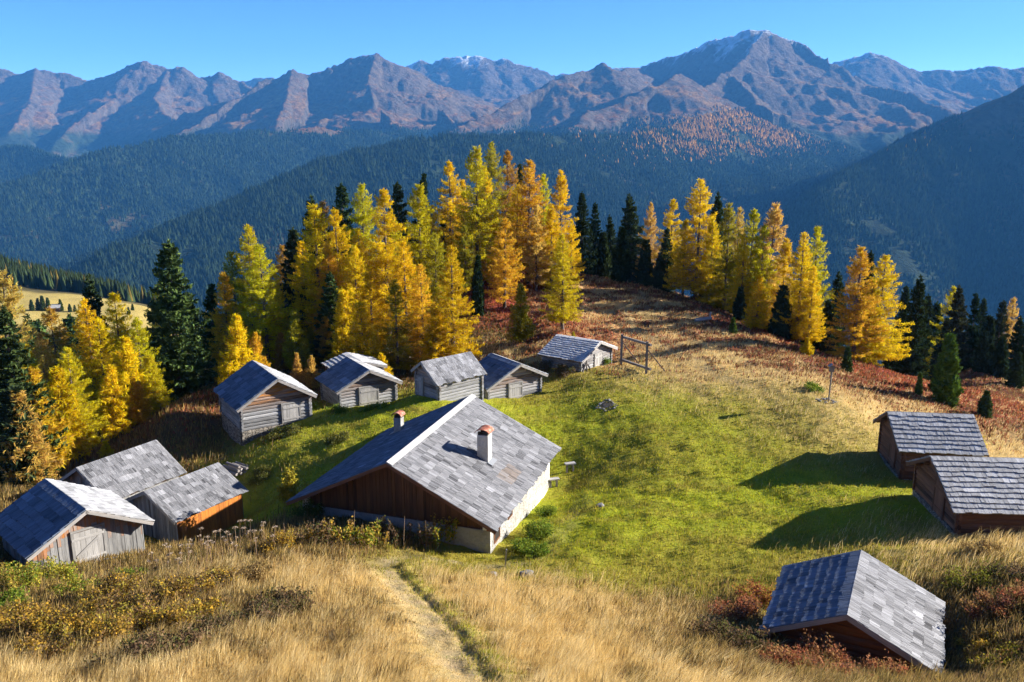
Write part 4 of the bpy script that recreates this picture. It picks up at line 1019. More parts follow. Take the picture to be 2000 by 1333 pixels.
# ------------------------------------------------------------------ what grows where
Z = {
 0: [(1200,850),(1300,800),(1200,950),(1100,1000),(1400,870),(1350,1000),(1450,840),(1250,1080),(1500,900),(1500,1000),(1600,950),(1700,1000),(620,835),(700,860),(560,890),(1000,800),(1100,800),(800,800),(500,950),(550,960),(430,890),(1050,1050),(650,815),(1400,1050),(1150,1050),(1600,1010),(1080,900),(1250,790)],
 1: [(1300,872),(1150,750),(1350,765),(1230,900),(1500,785),(1560,835),(1600,875),(1450,1100),(1300,1130),(1640,1060),(1850,1100),(1130,740),(605,870),(1680,900),(1700,860),(1330,1085),(880,1105),(950,1085),(1200,1130),(510,890),(1040,770),(1700,1080),(1500,1130)],
 2: [(1250,700),(1400,720),(1500,742),(1580,765),(1650,805),(1640,840),(1340,660),(1250,640),(1200,605),(1300,742),(1960,860),(1950,900),(1860,1085),(1960,1060),(600,1120),(500,1180),(650,1200),(400,1270),(550,1300),(200,1320),(950,1150),(1050,1200),(1150,1180),(1100,1300),(1250,1300),(1300,1220),(1000,1250),(50,1310),(650,1290),(990,682),(620,705),(690,1150),(760,1290),(1200,1250),(1750,800),(1460,690),(1370,690),(1230,660),(1165,602),(1260,602),(1290,652),(1420,722),(1210,582),(450,1130),(1800,800),(2000,930),(1700,790),(900,1200)],
 3: [(1180,560),(1250,590),(1350,602),(1400,645),(1300,622),(1500,680),(1450,668),(1250,560),(1550,712),(1650,745),(1850,735),(1900,755),(1990,765),(1950,725),(1780,775),(350,800),(320,822),(940,695),(1420,700),(1170,580),(1600,720),(1950,800),(1880,800)],
 4: [(1175,645),(1520,662),(1720,735),(1780,745),(1000,602),(960,562),(1040,592),(400,780),(1690,722),(1200,650),(1830,760)],
 5: [(330,845),(250,875),(200,910),(100,960),(390,838),(560,1080),(150,1200),(250,1190),(350,1200),(1440,1210),(1450,1290),(1600,1300),(1900,1200),(1960,1250),(1900,1310),(1930,1150),(640,1040),(1390,1240),(520,1210),(30,1000),(290,880),(1750,1280)],
 7: [(700,705),(550,725),(800,650),(150,860),(60,890),(960,655),(1350,572),(1500,640),(300,785),(1440,610),(1620,700),(850,690),(450,760),(1900,700),(1750,715),(1960,700),(640,720),(250,830)],
}
zp, zk = [], []
for k, pts in Z.items():
    for p in pts: zp.append(hit(*p)); zk.append(k)
zp, zk = np.array(zp), np.array(zk)
zs = 1.3 + .045 * np.hypot(zp[:, 0], zp[:, 1])
COLS = np.array([(.27,.295,.020),(.26,.215,.035),(.46,.33,.14),(.180,.080,.045),(.28,.065,.04),(.125,.09,.04),(.23,.18,.105),(.085,.07,.028)])
def zones(x, y):
    """weights of the eight kinds of ground cover at x, y"""
    r = np.hypot(x, y)
    s_ = .018 * r + .25
    xx = x + s_ * fbm(x / (2.2 * s_), y / (2.2 * s_), 3, 60) * 2.2; yy = y + s_ * fbm(x / (2.2 * s_) + 40, y / (2.2 * s_), 3, 61) * 2.2
    w = np.zeros((len(x), 8))
    for i in range(0, len(x), 20000):
        d2 = ((xx[i:i + 20000, None] - zp[:, 0]) ** 2 + (yy[i:i + 20000, None] - zp[:, 1]) ** 2) / zs ** 2
        e = np.exp(-.5 * (d2 - d2.min(1, keepdims=True)) * 1.6) + 1e-9
        for k in range(8): w[i:i + 20000, k] = (e * (zk == k)).sum(1)
    w /= w.sum(1, keepdims=True)
    # patches of heath and straw interleave on the hill beyond the huts
    mot = fbm(x / 3.2, y / 2.0, 4, 77); hill = (w[:, 2] + w[:, 3]) * sstep(60, 72, y)
    sh = np.clip(.5 + 1.6 * mot, 0, 1) * hill; keep = hill
    w[:, 2] = w[:, 2] * (1 - sstep(60, 72, y)) + (keep - sh) * .9 * np.where(w[:, 2] + w[:, 3] > 0, 1, 0) * 1.0 * (.35 + .65 * w[:, 2] / np.maximum(1e-6, w[:, 2] + w[:, 3])) if False else w[:, 2]
    a = np.clip(mot * 2.0 - .08, -.6, .6) * sstep(60, 72, y)
    t = np.minimum(w[:, 2], np.maximum(a, 0)) - np.minimum(w[:, 3], np.maximum(-a, 0))
    w[:, 2] -= t; w[:, 3] += t
    # worn and mossy patches in the pasture
    pt = np.clip(fbm(x / 4.2 + y / 9, y / 1.9, 4, 210) * 1.5 + .05, 0, .75) * w[:, 0] * sstep(30, 36, y); w[:, 0] -= pt; w[:, 1] += pt
    p2 = np.clip(fbm(x / 1.9 + 3, y / 1.2, 4, 220) * 1.7 - .22, 0, .7) * w[:, 2] * (1 - sstep(36, 44, y)); w[:, 2] -= p2; w[:, 5] += p2
    far = sstep(125, 175, r)[:, None]; wf = np.zeros_like(w)
    mead = np.exp(-(((x + 190) / 75) ** 2 + ((y - 332) / 40) ** 2)); mead = sstep(.25, .5, mead + .25 * fbm(x / 30, y / 30, 3, 8))
    wf[:, 2] = mead * .45; wf[:, 1] = mead * .55; wf[:, 7] = 1 - mead
    w = w * (1 - far) + wf * far
    pd = seg_dist(x + .25 * noise(x / 1.5, y / 1.5, 40), y, PATH)
    ends = 1 - .55 * sstep(36, 40, y)
    p = np.clip(1.2 * np.exp(-(pd / .47) ** 2), 0, .8) * ends * np.clip(.75 + .9 * fbm(x / .7, y / .7, 3, 90), .15, 1)
    w = w * (1 - p[:, None]); w[:, 6] += p
    tp = .8 * np.exp(-(seg_dist(x + .3 * noise(x / 2, y / 2, 44), y, TRAIL) / .5) ** 2); w = w * (1 - tp[:, None]); w[:, 2] += .5 * tp; w[:, 6] += .5 * tp
    side = np.exp(-((seg_dist(x - .9, y, PATH[:6])) / .55) ** 2) * (1 - p) * .8 * np.clip(.6 + 1.2 * fbm(x / .8, y / .8, 3, 95), 0, 1)     # green strip beside the rut
    w = w * (1 - side[:, None]); w[:, 0] += side * .55; w[:, 1] += side * .45
    return w

# the ground: one sheet, finer near by
na, nr = 900, 760
az = np.linspace(R(-72), R(72), na); rr = np.geomspace(3.0, 1700, nr)
Rr, Aa = np.meshgrid(rr, az, indexing='ij'); gx, gy = (Rr * np.sin(Aa)).ravel(), (Rr * np.cos(Aa)).ravel()
gzv = ground(gx, gy); zw = zones(gx, gy)
gcol = zw @ COLS
def grid_faces(nr, na):
    i = np.arange(nr * na).reshape(nr, na); return np.stack([i[:-1, :-1], i[:-1, 1:], i[1:, 1:], i[1:, :-1]], -1).reshape(-1, 4)
def sheet(name, v, f, vcol, material, kind='structure'):
    used = np.unique(f); remap = np.full(len(v), -1, 'i'); remap[used] = np.arange(len(used)); v, vcol, f = v[used], vcol[used], remap[f]
    me = bpy.data.meshes.new(name); me.vertices.add(len(v)); me.vertices.foreach_set('co', v.astype('f').ravel())
    me.loops.add(f.size); me.loops.foreach_set('vertex_index', f.astype('i').ravel()); me.polygons.add(len(f)); me.polygons.foreach_set('loop_start', np.arange(0, f.size, 4).astype('i'))
    me.polygons.foreach_set('use_smooth', np.ones(len(f), bool))
    a = me.attributes.new('col', 'FLOAT_COLOR', 'POINT'); a.data.foreach_set('color', np.concatenate([vcol, np.ones((len(v), 1))], 1).astype('f').ravel())
    me.materials.append(material); me.update(calc_edges=True)
    o = bpy.data.objects.new(name, me); COL.objects.link(o); o['kind'] = kind; return o
m, nt, out = mat('alpine_ground')
co = nd(nt, 'ShaderNodeNewGeometry'); c = attr(nt, 'col').outputs['Color']
n1 = nd(nt, 'ShaderNodeTexNoise'); n1.inputs['Scale'].default_value = 1.1; n1.inputs['Detail'].default_value = 6; n1.inputs['Roughness'].default_value = .65
n2 = nd(nt, 'ShaderNodeTexNoise'); n2.inputs['Scale'].default_value = 9; n2.inputs['Detail'].default_value = 5; n2.inputs['Roughness'].default_value = .7
for q in (n1, n2): nt.links.new(co.outputs['Position'], q.inputs['Vector'])
v_ = mth(nt, 'ADD', mth(nt, 'MULTIPLY', n1.outputs[0], 1.1), mth(nt, 'MULTIPLY', n2.outputs[0], 1.3))
hs = nd(nt, 'ShaderNodeHueSaturation'); nt.links.new(c, hs.inputs['Color'])
nt.links.new(mth(nt, 'ADD', mth(nt, 'MULTIPLY', v_, .95), -.15), hs.inputs['Value']); nt.links.new(mth(nt, 'ADD', mth(nt, 'MULTIPLY', n1.outputs[0], -.06), .53), hs.inputs['Hue'])
bsdf(nt, out, hs.outputs[0], 1., bump(nt, v_, .9, .09), .05); M['ground'] = m
gv = np.stack([gx, gy, gzv], 1); gf = grid_faces(nr, na)
onp = zw[gf, 6].mean(1) > .36
sheet('ground', gv, gf[~onp], gcol, M['ground']); sheet('path', gv, gf[onp], gcol, M['ground'])

# ------------------------------------------------------------------ grass, heath and weeds
def blades(name, x, y, hgt, wid, cols, lean, splay=.25):
    n = len(x); z = ground(x, y) - .015; a = rng.uniform(0, 2 * np.pi, n)
    bd = np.stack([np.cos(a), np.sin(a), np.zeros(n)], 1) * rng.uniform(.1, 1, n)[:, None] * splay + lean
    p0 = np.stack([x, y, z], 1); sd = np.stack([-np.sin(a + .6), np.cos(a + .6), np.zeros(n)], 1) * wid[:, None] / 2
    up = np.array([0, 0, 1.]); h = hgt[:, None]
    p1 = p0 + up * h * .55 + bd * h * .28; p2 = p0 + up * h * .95 + bd * h * 1.0
    v = np.stack([p0 - sd, p0 + sd, p1 + sd * .8, p1 - sd * .8, p2], 1).reshape(-1, 3)
    i = np.arange(n) * 5
    q = np.stack([i, i + 1, i + 2, i + 3], 1); t = np.stack([i + 3, i + 2, i + 4], 1)
    me = bpy.data.meshes.new(name); me.vertices.add(n * 5); me.vertices.foreach_set('co', v.astype('f').ravel())
    loops = np.concatenate([q, t], 1).astype('i'); me.loops.add(loops.size); me.loops.foreach_set('vertex_index', loops.ravel())
    st = np.stack([np.arange(n) * 7, np.arange(n) * 7 + 4], 1).astype('i'); me.polygons.add(2 * n); me.polygons.foreach_set('loop_start', st.ravel())
    at = me.attributes.new('col', 'FLOAT_COLOR', 'FACE'); cc = np.repeat(np.concatenate([cols, np.ones((n, 1))], 1), 2, 0); at.data.foreach_set('color', cc.astype('f').ravel())
    me.materials.append(M['leaf']); me.update(calc_edges=True)
    o = bpy.data.objects.new(name, me); COL.objects.link(o); return o
def cover(N, r0, r1, expo):
    u = rng.random(N); k = 2 - expo; r = (r0 ** k + u * (r1 ** k - r0 ** k)) ** (1 / k); a = rng.uniform(R(-42), R(42), N)
    return r * np.sin(a), r * np.cos(a)
GX, GY = cover(760000, 13, 112, 1.65)
ok = ~inside_any(GX, GY); GX, GY = GX[ok], GY[ok]
w = zones(GX, GY); cum = np.cumsum(w, 1); ty = (rng.random((len(GX), 1)) > cum).sum(1).clip(0, 7)
cl = fbm(GX / 1.1, GY / 1.1, 3, 123); cl2 = fbm(GX / .45, GY / .45, 2, 124); rad = np.hypot(GX, GY)
wsc = (rad / 18) ** .75
pal = {0: [(.17,.22,.016),(.28,.315,.018),(.40,.39,.02),(.33,.28,.04)], 1: [(.19,.18,.03),(.28,.23,.035),(.36,.29,.06),(.21,.22,.025)], 2: [(.40,.265,.10),(.55,.385,.145),(.62,.455,.185),(.66,.52,.27)],
       3: [(.21,.085,.045),(.27,.10,.055),(.16,.085,.04),(.26,.17,.07)], 4: [(.30,.075,.04),(.26,.07,.05),(.36,.12,.05),(.22,.09,.04)], 5: [(.15,.10,.05),(.24,.155,.07),(.32,.22,.07),(.14,.11,.04)], 7: [(.10,.085,.03),(.14,.10,.035),(.08,.08,.02),(.18,.12,.04)]}
hts = {0: (.06, .15), 1: (.07, .22), 2: (.24, .60), 3: (.12, .28), 4: (.12, .28), 5: (.2, .55), 7: (.1, .3)}
wds = {0: .016, 1: .016, 2: .010, 3: .035, 4: .035, 5: .020, 7: .025}
def grow(name, kinds, label):
    sel = np.isin(ty, kinds)
    sel &= rng.random(len(GX)) < np.where(np.isin(ty, (2,)), np.clip(.9 + .7 * cl, .35, 1), 1)
    x, y, t = GX[sel], GY[sel], ty[sel]; n = len(x)
    h = np.zeros(n); wd = np.zeros(n); c = np.zeros((n, 3))
    for k in kinds:
        q = t == k; m_ = int(q.sum())
        h[q] = rng.uniform(*hts[k], m_) * np.clip(1 + .7 * cl[sel][q] + .8 * cl2[sel][q], .25, 2.1); wd[q] = wds[k] * wsc[sel][q]
        if k in (2, 5): h[q] *= np.where((y[q] > 45) & (k == 2), .62, 1) * np.clip((seg_dist(x[q], y[q], PATH) - .3) / 1.4, .16, 1)
        pi = (rng.random(m_) * 2.2 + np.clip(1.2 + 2.2 * cl[sel][q], 0, 2.2)).astype(int).clip(0, 3); c[q] = np.array(pal[k])[pi] * rng.uniform(.75, 1.25, m_)[:, None]
    nearw = inside_any(x, y, .9); h = h * np.where(nearw, .45, 1)
    lean = np.stack([.30 + .35 * fbm(x / 2.5, y / 2.5, 2, 300), -.12 + .35 * fbm(x / 2.5, y / 2.5, 2, 301), np.zeros(n)], 1) * np.where(t == 2, 1., .3)[:, None]
    o = blades(name, x, y, h, wd, c, lean, .45 if name != 'dry_grass' else .35); tag(o, label, name.replace('_', ' '), None, 'stuff')
grow('meadow_grass', (0, 1), 'short green and olive grass of the grazed meadow between the huts')
grow('dry_grass', (2,), 'long straw-coloured dry grass on the slopes')
grow('heath', (3, 4), 'red and brown dwarf heath on the hill behind the huts')
grow('undergrowth', (5, 7), 'dark dry weeds and forest floor plants')

# ------------------------------------------------------------------ the mountains across the valley
RIDGES = [  # (steepness, jaggedness, [(px, py, distance), ...])
 (.46, 1.0, [(-220,160,6800),(-80,150,6500),(0,135,6300),(35,146,6300),(70,132,6300),(130,150,6300),(170,160,6300),(215,145,6300),(250,132,6300),(280,122,6300),(330,140,6300),(360,134,6300),(390,152,6300),(430,147,6300),(470,163,6300),(500,182,6200)]),
 (.36, .8, [(280,122,6300),(232,188,5800),(150,240,5300),(100,290,4800)]), (.40, .8, [(330,139,6300),(300,192,5700),(330,235,5200)]), (.36, .8, [(70,132,6300),(60,200,5600),(20,260,5000)]),
 (.5, .8, [(470,160,8500),(520,154,8500),(570,152,8500),(620,160,8500)]),
 (.44, 1.0, [(320,270,4600),(400,235,4900),(470,195,5200),(520,160,5400),(570,142,5500),(600,150,5600),(625,144,5600),(680,120,5700),(735,105,5700),(770,132,5700),(800,150,5600),(830,185,5300),(870,225,4900),(900,255,4500)]),
 (.34, .8, [(735,106,5700),(720,160,5200),(735,210,4800),(800,262,4300)]), (.34, .8, [(570,142,5500),(560,190,5000),(540,245,4500)]),
 (.55, 1.1, [(770,150,7800),(795,132,7800),(820,120,7800),(845,126,7800),(870,116,7800),(905,112,7800),(935,108,7800),(960,118,7800),(990,121,7800),(1020,130,7800),(1050,134,7800),(1085,147,7800),(1130,150,7800),(1210,132,8000),(1260,142,8000)]),
 (.40, .8, [(870,262,4200),(950,225,4500),(1040,185,4800),(1100,152,5000),(1150,138,5150),(1175,126,5200),(1205,140,5300),(1245,133,6000)]),
 (.38, .7, [(1330,150,5000),(1310,152,4700),(1250,182,4500),(1150,222,4200),(1110,256,3900)]),
 (.50, 1.0, [(1245,133,6400),(1290,120,6300),(1330,110,6200),(1365,92,6100),(1400,77,6050),(1430,70,6020),(1460,60,6000),(1495,56,6000),(1525,72,6000),(1570,95,5900),(1640,130,5700),(1700,160,5500),(1800,195,5200),(1880,222,5000),(1960,250,4800)]),
 (.50, .8, [(1495,57,6000),(1450,118,5400),(1420,140,5200),(1480,200,4700),(1550,268,4300),(1620,310,4000)]),
 (.50, .8, [(1420,140,5200),(1370,180,4800),(1330,225,4400)]),
 (.5, .9, [(1590,140,7500),(1650,118,7500),(1700,104,7500),(1740,118,7500),(1800,141,7500),(1830,138,7500),(1860,142,7500),(1900,136,7500),(1940,132,7500),(2010,137,7500),(2100,140,7500),(2300,150,7500)]),
 (.64, .25, [(3200,-300,3300),(2800,-220,3200),(2500,-120,3100),(2300,-10,3000),(2150,80,2900),(2060,135,2850),(2000,168,2800),(1920,220,2700),(1850,262,2600),(1760,290,2520),(1680,325,2400),(1600,375,2200)]),
 (.40, .3, [(-250,260,4000),(-50,280,3800),(60,295,3700),(130,316,3500),(220,340,3300)]),
 (.42, .3, [(-300,470,2600),(-100,410,2700),(0,368,2700),(130,322,2950),(200,297,3100),(320,276,3300),(450,262,3550),(600,254,3800),(720,256,4000),(850,268,4200)]),
 (.44, .3, [(100,590,1450),(190,522,1550),(250,488,1650),(350,440,1800),(420,412,1900),(480,386,1980),(540,360,2080),(600,335,2170),(700,300,2350),(800,277,2500),(870,268,2600),(950,272,2700),(1100,268,2950),(1250,262,3300),(1350,240,3700),(1440,215,4200)]),
]
def mountains(x, y):
    """height and a record of which ridge rules, by distance to ridge lines"""
    base = -700 + .0 * x; h = base; who = np.full(x.shape, -1); rs, rd = np.zeros(x.shape), np.zeros(x.shape)
    warp = 70 * fbm(x / 420, y / 420, 3, 400); wx, wy = x + warp, y + 70 * fbm(x / 420 + 50, y / 420, 3, 401)
    for i, (k, jag, pts) in enumerate(RIDGES):
        P3 = np.array([sight(*p) for p in pts])
        best = np.full(x.shape, -1e9); bs, bd, s0 = np.zeros(x.shape), np.zeros(x.shape), 1700. * i
        for a, b in zip(P3[:-1], P3[1:]):
            d = b - a; L2 = d[0] ** 2 + d[1] ** 2
            def td(xx, yy):
                t = np.clip(((xx - a[0]) * d[0] + (yy - a[1]) * d[1]) / L2, 0, 1)
                return t, np.hypot(xx - a[0] - t * d[0], yy - a[1] - t * d[1])
            t, dist = td(x, y); t2, dist2 = td(wx, wy)
            q = sstep(20, 260, dist); dd = dist * (1 - q) + dist2 * q
            cand = a[2] + t * d[2] - k * dd * (1 - .10 * np.clip(dd / 1500, 0, 1)) - jag * 16 * np.clip(dist / 60, 0, 1)
            c_ = cand > best; bs = np.where(c_, s0 + t2 * math.sqrt(L2), bs); bd = np.where(c_, dist2, bd); s0 += math.sqrt(L2)
            best = np.maximum(best, cand)
        up = best > h; rs = np.where(up, bs, rs); rd = np.where(up, bd, rd); who = np.where(up, i, who); h = np.maximum(h, best)
    jg = np.array([r_[1] for r_ in RIDGES] + [.3])[who]
    rid = ridged(x / 520, y / 520, 6, 500); f2 = fbm(x / 150, y / 150, 4, 501)
    # keep the crests: carve below them only
    h = h - jg * 40 * (1 - rid) + jg * 21 + 14 * jg * f2
    h = h + (1 - jg) * 20 * f2 + jg * 16 * (ridged(x / 190 + .3 * f2, y / 190, 4, 505) - .5) + jg * 12 * ridged(x / 70, y / 70, 3, 503)
    big = sstep(60, 520, rd); h = h - jg * big * 70 * (1 - ridged(x / 430 + 7, y / 430, 4, 530))
    cr = 1 - sstep(60, 320, rd); h = h + jg ** 2 * cr * (11 * fbm(x / 95, y / 95, 3, 520) + 9 * (ridged(x / 60, y / 60, 3, 521) - .5))
    # ribs and ravines that run down from the crests
    g = sstep(20, 420, rd); wv = rs + 60 * fbm(x / 300, y / 300, 3, 510)
    h = h - (.35 + .65 * jg) * g * (34 * (1 - ridged(wv / 330, rd / 1500, 3, 511)) + 18 * (1 - ridged(wv / 105, rd / 800, 3, 512)))
    return h, who, rs, rd
na2, nr2 = 1150, 640
az2 = np.linspace(R(-50), R(58), na2); r2 = np.concatenate([np.geomspace(1150, 4200, 300), np.linspace(4210, 9300, nr2 - 300)])
Rr, Aa = np.meshgrid(r2, az2, indexing='ij'); mx_, my_ = (Rr * np.sin(Aa)).ravel(), (Rr * np.cos(Aa)).ravel()
mh, who, rs_, rd_ = mountains(mx_, my_)
Hm = mh.reshape(nr2, na2)
X2, Y2 = mx_.reshape(nr2, na2), my_.reshape(nr2, na2)
e1 = np.stack([np.gradient(X2, axis=0), np.gradient(Y2, axis=0), np.gradient(Hm, axis=0)], -1); e2 = np.stack([np.gradient(X2, axis=1), np.gradient(Y2, axis=1), np.gradient(Hm, axis=1)], -1)
nn = unit(np.cross(e2, e1).reshape(-1, 3)); nn[nn[:, 2] < 0] *= -1
flat_ = nn[:, 2]
nz1, nz2, nz3 = fbm(mx_ / 260, my_ / 260, 5, 600), fbm(mx_ / 60, my_ / 60, 4, 601), fbm(mx_ / 900, my_ / 900, 3, 602)
rock_c, turf, turf2, wood_c, pale = [np.array(c) for c in ((.088,.066,.048),(.165,.071,.018),(.195,.106,.032),(.022,.034,.017),(.21,.17,.12))]
def mixw(a, b, t): return a * (1 - t[:, None]) + b * t[:, None]
mc = mixw(np.tile(turf, (len(mx_), 1)), turf2, sstep(-.25, .35, nz1 + .5 * nz2))
rk = sstep(.10, -.12, flat_ - .86 + .14 * nz1 - .06 * nz2 - .00028 * np.clip(mh, -100, 700)); mc = mixw(mc, rock_c, rk)
snow_line = 545 + 150 * nz1 + 70 * nz2
far_r = np.hypot(mx_, my_)
snow = sstep(-25, 45, mh - snow_line + 170 * (-nn[:, 0]) + 60 * nn[:, 1]) * sstep(.55, .72, flat_ + .15 * nz2) * .85
mc = mixw(mc, np.array((.6, .63, .68)), snow)
pxg = 1000 + F * mx_ / (my_ * math.cos(PITCH) - mh * math.sin(PITCH))
tl = 8 + 60 * nz3 + 45 * nz1 + 85 * np.exp(-((pxg - 1430) / 130) ** 2)
fw = sstep(25, -25, mh - tl + np.where(who >= len(RIDGES) - 1, -60, 0))
strip = sstep(.30, .48, noise(rs_ / 85 + 2 * nz1, rd_ / 1100, 540)) * sstep(40, 260, rd_)
clear = np.clip(sstep(.30, .42, nz1 - .1 * nz2) * .5 + .45 * strip, 0, .95)
mc = mc * (1 + .38 * nz2 + .30 * fbm(mx_ / 24, my_ / 24, 2, 603))[:, None]
mc = mixw(mc, np.array((.085, .078, .036)), fw * clear)
mc = mixw(mc, wood_c, fw * (1 - clear))
m, nt, out = mat('mountain_slopes')
g_ = nd(nt, 'ShaderNodeNewGeometry'); c = attr(nt, 'col').outputs['Color']
n1 = nd(nt, 'ShaderNodeTexNoise'); n1.inputs['Scale'].default_value = .035; n1.inputs['Detail'].default_value = 8; n1.inputs['Roughness'].default_value = .7; nt.links.new(g_.outputs['Position'], n1.inputs['Vector'])
hs = nd(nt, 'ShaderNodeHueSaturation'); nt.links.new(c, hs.inputs['Color']); nt.links.new(mth(nt, 'ADD', mth(nt, 'MULTIPLY', n1.outputs[0], 2.6), -.3), hs.inputs['Value'])
bsdf(nt, out, hs.outputs[0], 1., bump(nt, n1.outputs[0], 1., 24.), .05); M['mount'] = m
sheet('mountains', np.stack([mx_, my_, mh], 1), grid_faces(nr2, na2), mc, M['mount'])

# forests on the far slopes: nobody could count them
def far_trees(name, x, y, z, h, w, cols, label, sides=5, cat='forest'):
    n = len(x); a0 = rng.uniform(0, 6.28, n); k = np.arange(sides) / sides * 2 * np.pi
    rim = np.stack([x[:, None] + w[:, None] * np.cos(a0[:, None] + k), y[:, None] + w[:, None] * np.sin(a0[:, None] + k), np.repeat((z + h * .08)[:, None], sides, 1)], -1)
    mid = np.stack([x[:, None] + .62 * w[:, None] * np.cos(a0[:, None] + k + .5), y[:, None] + .62 * w[:, None] * np.sin(a0[:, None] + k + .5), np.repeat((z + h * .42)[:, None], sides, 1)], -1)
    v = np.concatenate([rim, mid, np.stack([x, y, z + h], -1)[:, None]], 1).reshape(-1, 3); s_ = 2 * sides + 1; b = np.arange(n)[:, None] * s_
    j = np.arange(sides); q = np.stack([j, (j + 1) % sides, sides + (j + 1) % sides, sides + j], 1); tr = np.stack([sides + j, sides + (j + 1) % sides, np.full(sides, 2 * sides), np.full(sides, 2 * sides)], 1)[:, :3]
    fq = (b[:, :, None] + q).reshape(n, -1); ft = (b[:, :, None] + tr).reshape(n, -1)
    loops = np.concatenate([fq, ft], 1); me = bpy.data.meshes.new(name); me.vertices.add(len(v)); me.vertices.foreach_set('co', v.astype('f').ravel())
    me.loops.add(loops.size); me.loops.foreach_set('vertex_index', loops.astype('i').ravel())
    st = (np.arange(n)[:, None] * (7 * sides) + np.concatenate([np.arange(sides) * 4, 4 * sides + np.arange(sides) * 3])).astype('i'); me.polygons.add(n * 2 * sides); me.polygons.foreach_set('loop_start', st.ravel())
    at = me.attributes.new('col', 'FLOAT_COLOR', 'FACE'); at.data.foreach_set('color', np.repeat(np.concatenate([cols, np.ones((n, 1))], 1), 2 * sides, 0).astype('f').ravel())
    me.materials.append(M['leaf']); me.update(calc_edges=True); o = bpy.data.objects.new(name, me); COL.objects.link(o); return tag(o, label, cat, None, 'stuff')
from mathutils import bvhtree
def mh_at(x, y):                          # height of the mountain sheet by bilinear look-up
    r = np.hypot(x, y); a = np.arctan2(x, y); fa = np.clip((a - az2[0]) / (az2[1] - az2[0]), 0, na2 - 1.001); fr = np.clip(np.interp(r, r2, np.arange(nr2)), 0, nr2 - 1.001)
    i, j = fr.astype(int), fa.astype(int); u, v = fr - i, fa - j
    def L_(arr): return arr[i, j] * (1 - u) * (1 - v) + arr[i + 1, j] * u * (1 - v) + arr[i, j + 1] * (1 - u) * v + arr[i + 1, j + 1] * u * v
    return L_
N = 420000
u = rng.random(N); rr_ = (1250 ** .6 + u * (4700 ** .6 - 1250 ** .6)) ** (1 / .6); aa_ = rng.uniform(R(-34), R(34), N); fx, fy = rr_ * np.sin(aa_), rr_ * np.cos(aa_)
L_ = mh_at(fx, fy); fz = L_(Hm); fwv = L_((fw * (1 - clear)).reshape(nr2, na2)); dens = L_((nz1 + .5 * nz2).reshape(nr2, na2))
ok = rng.random(N) < np.clip(fwv * (.62 + 1.3 * dens), 0, 1)
fx, fy, fz, rr_, dens = fx[ok], fy[ok], fz[ok], rr_[ok], dens[ok]
pxm = 1000 + F * fx / (fy * math.cos(PITCH) - fz * math.sin(PITCH))
lzone = 1.25 * np.exp(-(((pxm - 1420) / 140) ** 2)) * sstep(-130, -30, fz) + .02 * sstep(-120, -20, fz) * (pxm > 900)
lar = rng.random(len(fx)) < np.clip(lzone * (.8 + 1.2 * dens), 0, .8)
hh = rng.uniform(8, 22, len(fx)); ww = rng.uniform(3.2, 5., len(fx)) * (1 + .25 * (rr_ > 3000))
cg = np.array([(.022,.036,.016)]) * rng.uniform(.7, 1.5, (len(fx), 1)); co_ = np.array([(.46,.24,.05)]) * rng.uniform(.7, 1.3, (len(fx), 1))
s_ = ~lar; far_trees('mountain_forest', fx[s_], fy[s_], fz[s_] - 1, hh[s_], ww[s_], cg[s_], 'dark conifer forest covering the far valley slopes')
far_trees('larch_forest', fx[lar], fy[lar], fz[lar] - 1, hh[lar] * .9, ww[lar], co_[lar], 'orange larch wood high on the opposite mountainside')
# the wooded brow beyond the far meadow on the left
N = 6500; fx = rng.uniform(-420, -90, N); fy = rng.uniform(365, 520, N)
k = (fy > 392 + 9 * noise(fx / 25, fy * 0, 3)) & (fy < 480) & (np.abs(fx / fy) < .78); fx, fy = fx[k], fy[k]; fz = ground(fx, fy)
hh = rng.uniform(7, 11, len(fx)); far_trees('brow_forest', fx, fy, fz - .5, hh, rng.uniform(1.2, 1.8, len(fx)), np.array([(.035,.052,.02)]) * rng.uniform(.6, 1.7, (len(fx), 1)) * np.where(rng.random((len(fx), 1)) < .06, np.array([[3.5, 1.8, 1.]]), 1.), 'dark spruce wood on the brow beyond the far hill meadow', 7)
x, y = hit(107, 606); z = gz(x, y)
fh = empty('mountain_hut', (x, y, z), .3, 'tiny pale-roofed hut among spruces on the far hill meadow', 'hut')
fh.scale = (.65, .65, .65)
mb = MB(); mb.box((-3, -2.2, -1), (6, 0, 0), (0, 4.4, 0), (0, 0, 3)); mb.face([(-3, -2.2, 2), (-3, 2.2, 2), (-3, 0, 3.6)]); mb.face([(3, 2.2, 2), (3, -2.2, 2), (3, 0, 3.6)]); mb.build('wall', M['log_brown'], fh)
mb = MB()
for s_ in (-1, 1): mb.box((-3.5, 0, 3.8), (7, 0, 0), (0, s_ * 2.8, -1.95), (0, 0, .15), .8)
mb.build('roof', M['trim'], fh)

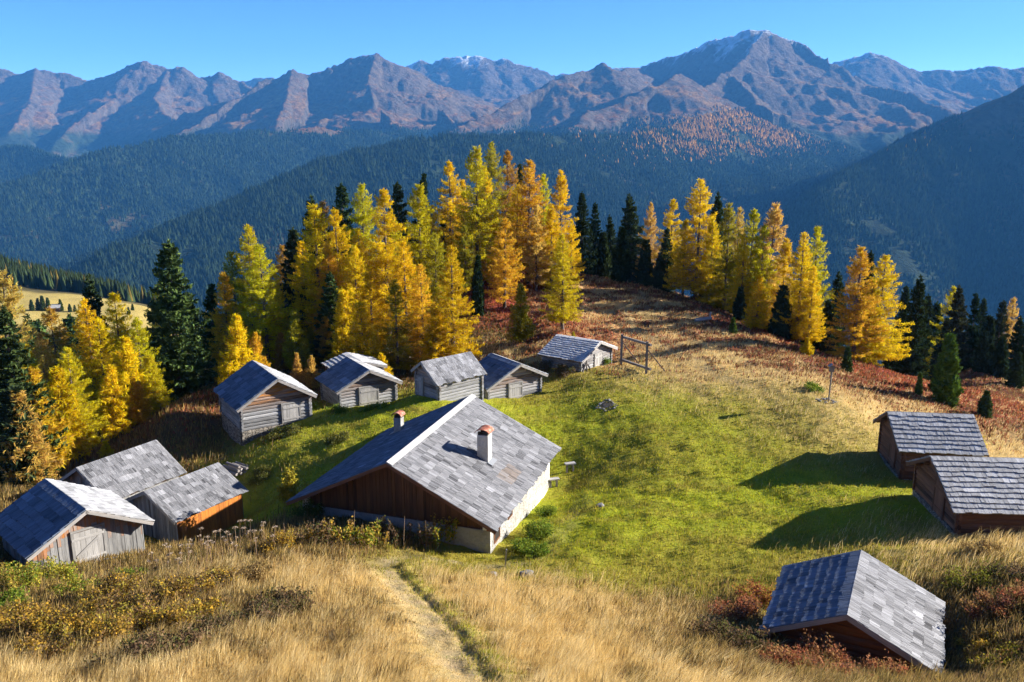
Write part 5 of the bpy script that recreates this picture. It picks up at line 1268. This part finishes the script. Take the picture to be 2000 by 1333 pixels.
# ------------------------------------------------------------------ air, light and camera
HAZE_COL, HAZE_DEN, ANISO = (.11, .42, .98), 5.7e-5, .0
m, nt, out = mat('mountain_air')
vol = nd(nt, 'ShaderNodeVolumePrincipled'); vol.inputs['Color'].default_value = (*HAZE_COL, 1); vol.inputs['Density'].default_value = HAZE_DEN; vol.inputs['Anisotropy'].default_value = ANISO
nt.links.new(vol.outputs[0], out.inputs['Volume'])
zlo, zhi = min(float(mh.min()), float(gzv.min())) - 2, max(float(mh.max()), 60) + 30
xl_, xh_ = float(mx_.min()) - 50, float(mx_.max()) + 50
mb = MB(); mb.box((xl_, -60, zlo), (xh_ - xl_, 0, 0), (0, float(my_.max()) + 160, 0), (0, 0, zhi - zlo)); hz = mb.build('haze', m, None); hz['kind'] = 'stuff'; hz['label'] = 'thin blue autumn haze filling the valley'; hz['category'] = 'haze'
SUN_AZ, SUN_EL = R(15), R(20.6)           # azimuth measured from +X towards +Y
sd = Vector((math.cos(SUN_EL) * math.cos(SUN_AZ), math.cos(SUN_EL) * math.sin(SUN_AZ), math.sin(SUN_EL)))
ld = bpy.data.lights.new('sun', 'SUN'); ld.energy = 4.6; ld.angle = R(.5); ld.color = (1., .94, .84)
lo = bpy.data.objects.new('sun', ld); COL.objects.link(lo); lo.rotation_euler = (-sd).to_track_quat('-Z', 'Y').to_euler()
wd = bpy.data.worlds.new('World'); S.world = wd; wd.use_nodes = True; nt = wd.node_tree; bg = nt.nodes['Background']
sky = nt.nodes.new('ShaderNodeTexSky'); sky.sky_type = 'NISHITA'; sky.sun_disc = False; sky.sun_elevation = SUN_EL; sky.sun_rotation = math.pi / 2 - SUN_AZ
sky.altitude = 2600; sky.air_density = .42; sky.dust_density = .25; sky.ozone_density = 2.5
hs = nt.nodes.new('ShaderNodeHueSaturation'); hs.inputs['Saturation'].default_value = 1.15; hs.inputs['Hue'].default_value = .505; nt.links.new(sky.outputs[0], hs.inputs['Color'])
nt.links.new(hs.outputs[0], bg.inputs[0]); bg.inputs[1].default_value = .08
cam = bpy.data.cameras.new('camera'); cam.lens = F / 2000 * 36; cam.sensor_width = 36; cam.clip_start = .1; cam.clip_end = 30000
c_ = bpy.data.objects.new('camera', cam); COL.objects.link(c_); c_.location = (0, 0, 0); c_.rotation_euler = (math.pi / 2 - PITCH, 0, 0); S.camera = c_
S.view_settings.view_transform = 'Standard'; S.view_settings.look = 'None'; S.view_settings.exposure = 1.95; S.view_settings.gamma = 1
S.render.engine = 'CYCLES'; S.cycles.use_denoising = True; S.cycles.max_bounces = 6; S.cycles.diffuse_bounces = 3; S.cycles.glossy_bounces = 1; S.cycles.transmission_bounces = 3; S.cycles.volume_bounces = 0; S.cycles.transparent_max_bounces = 4
S.cycles.use_adaptive_sampling = True; S.cycles.adaptive_threshold = .02
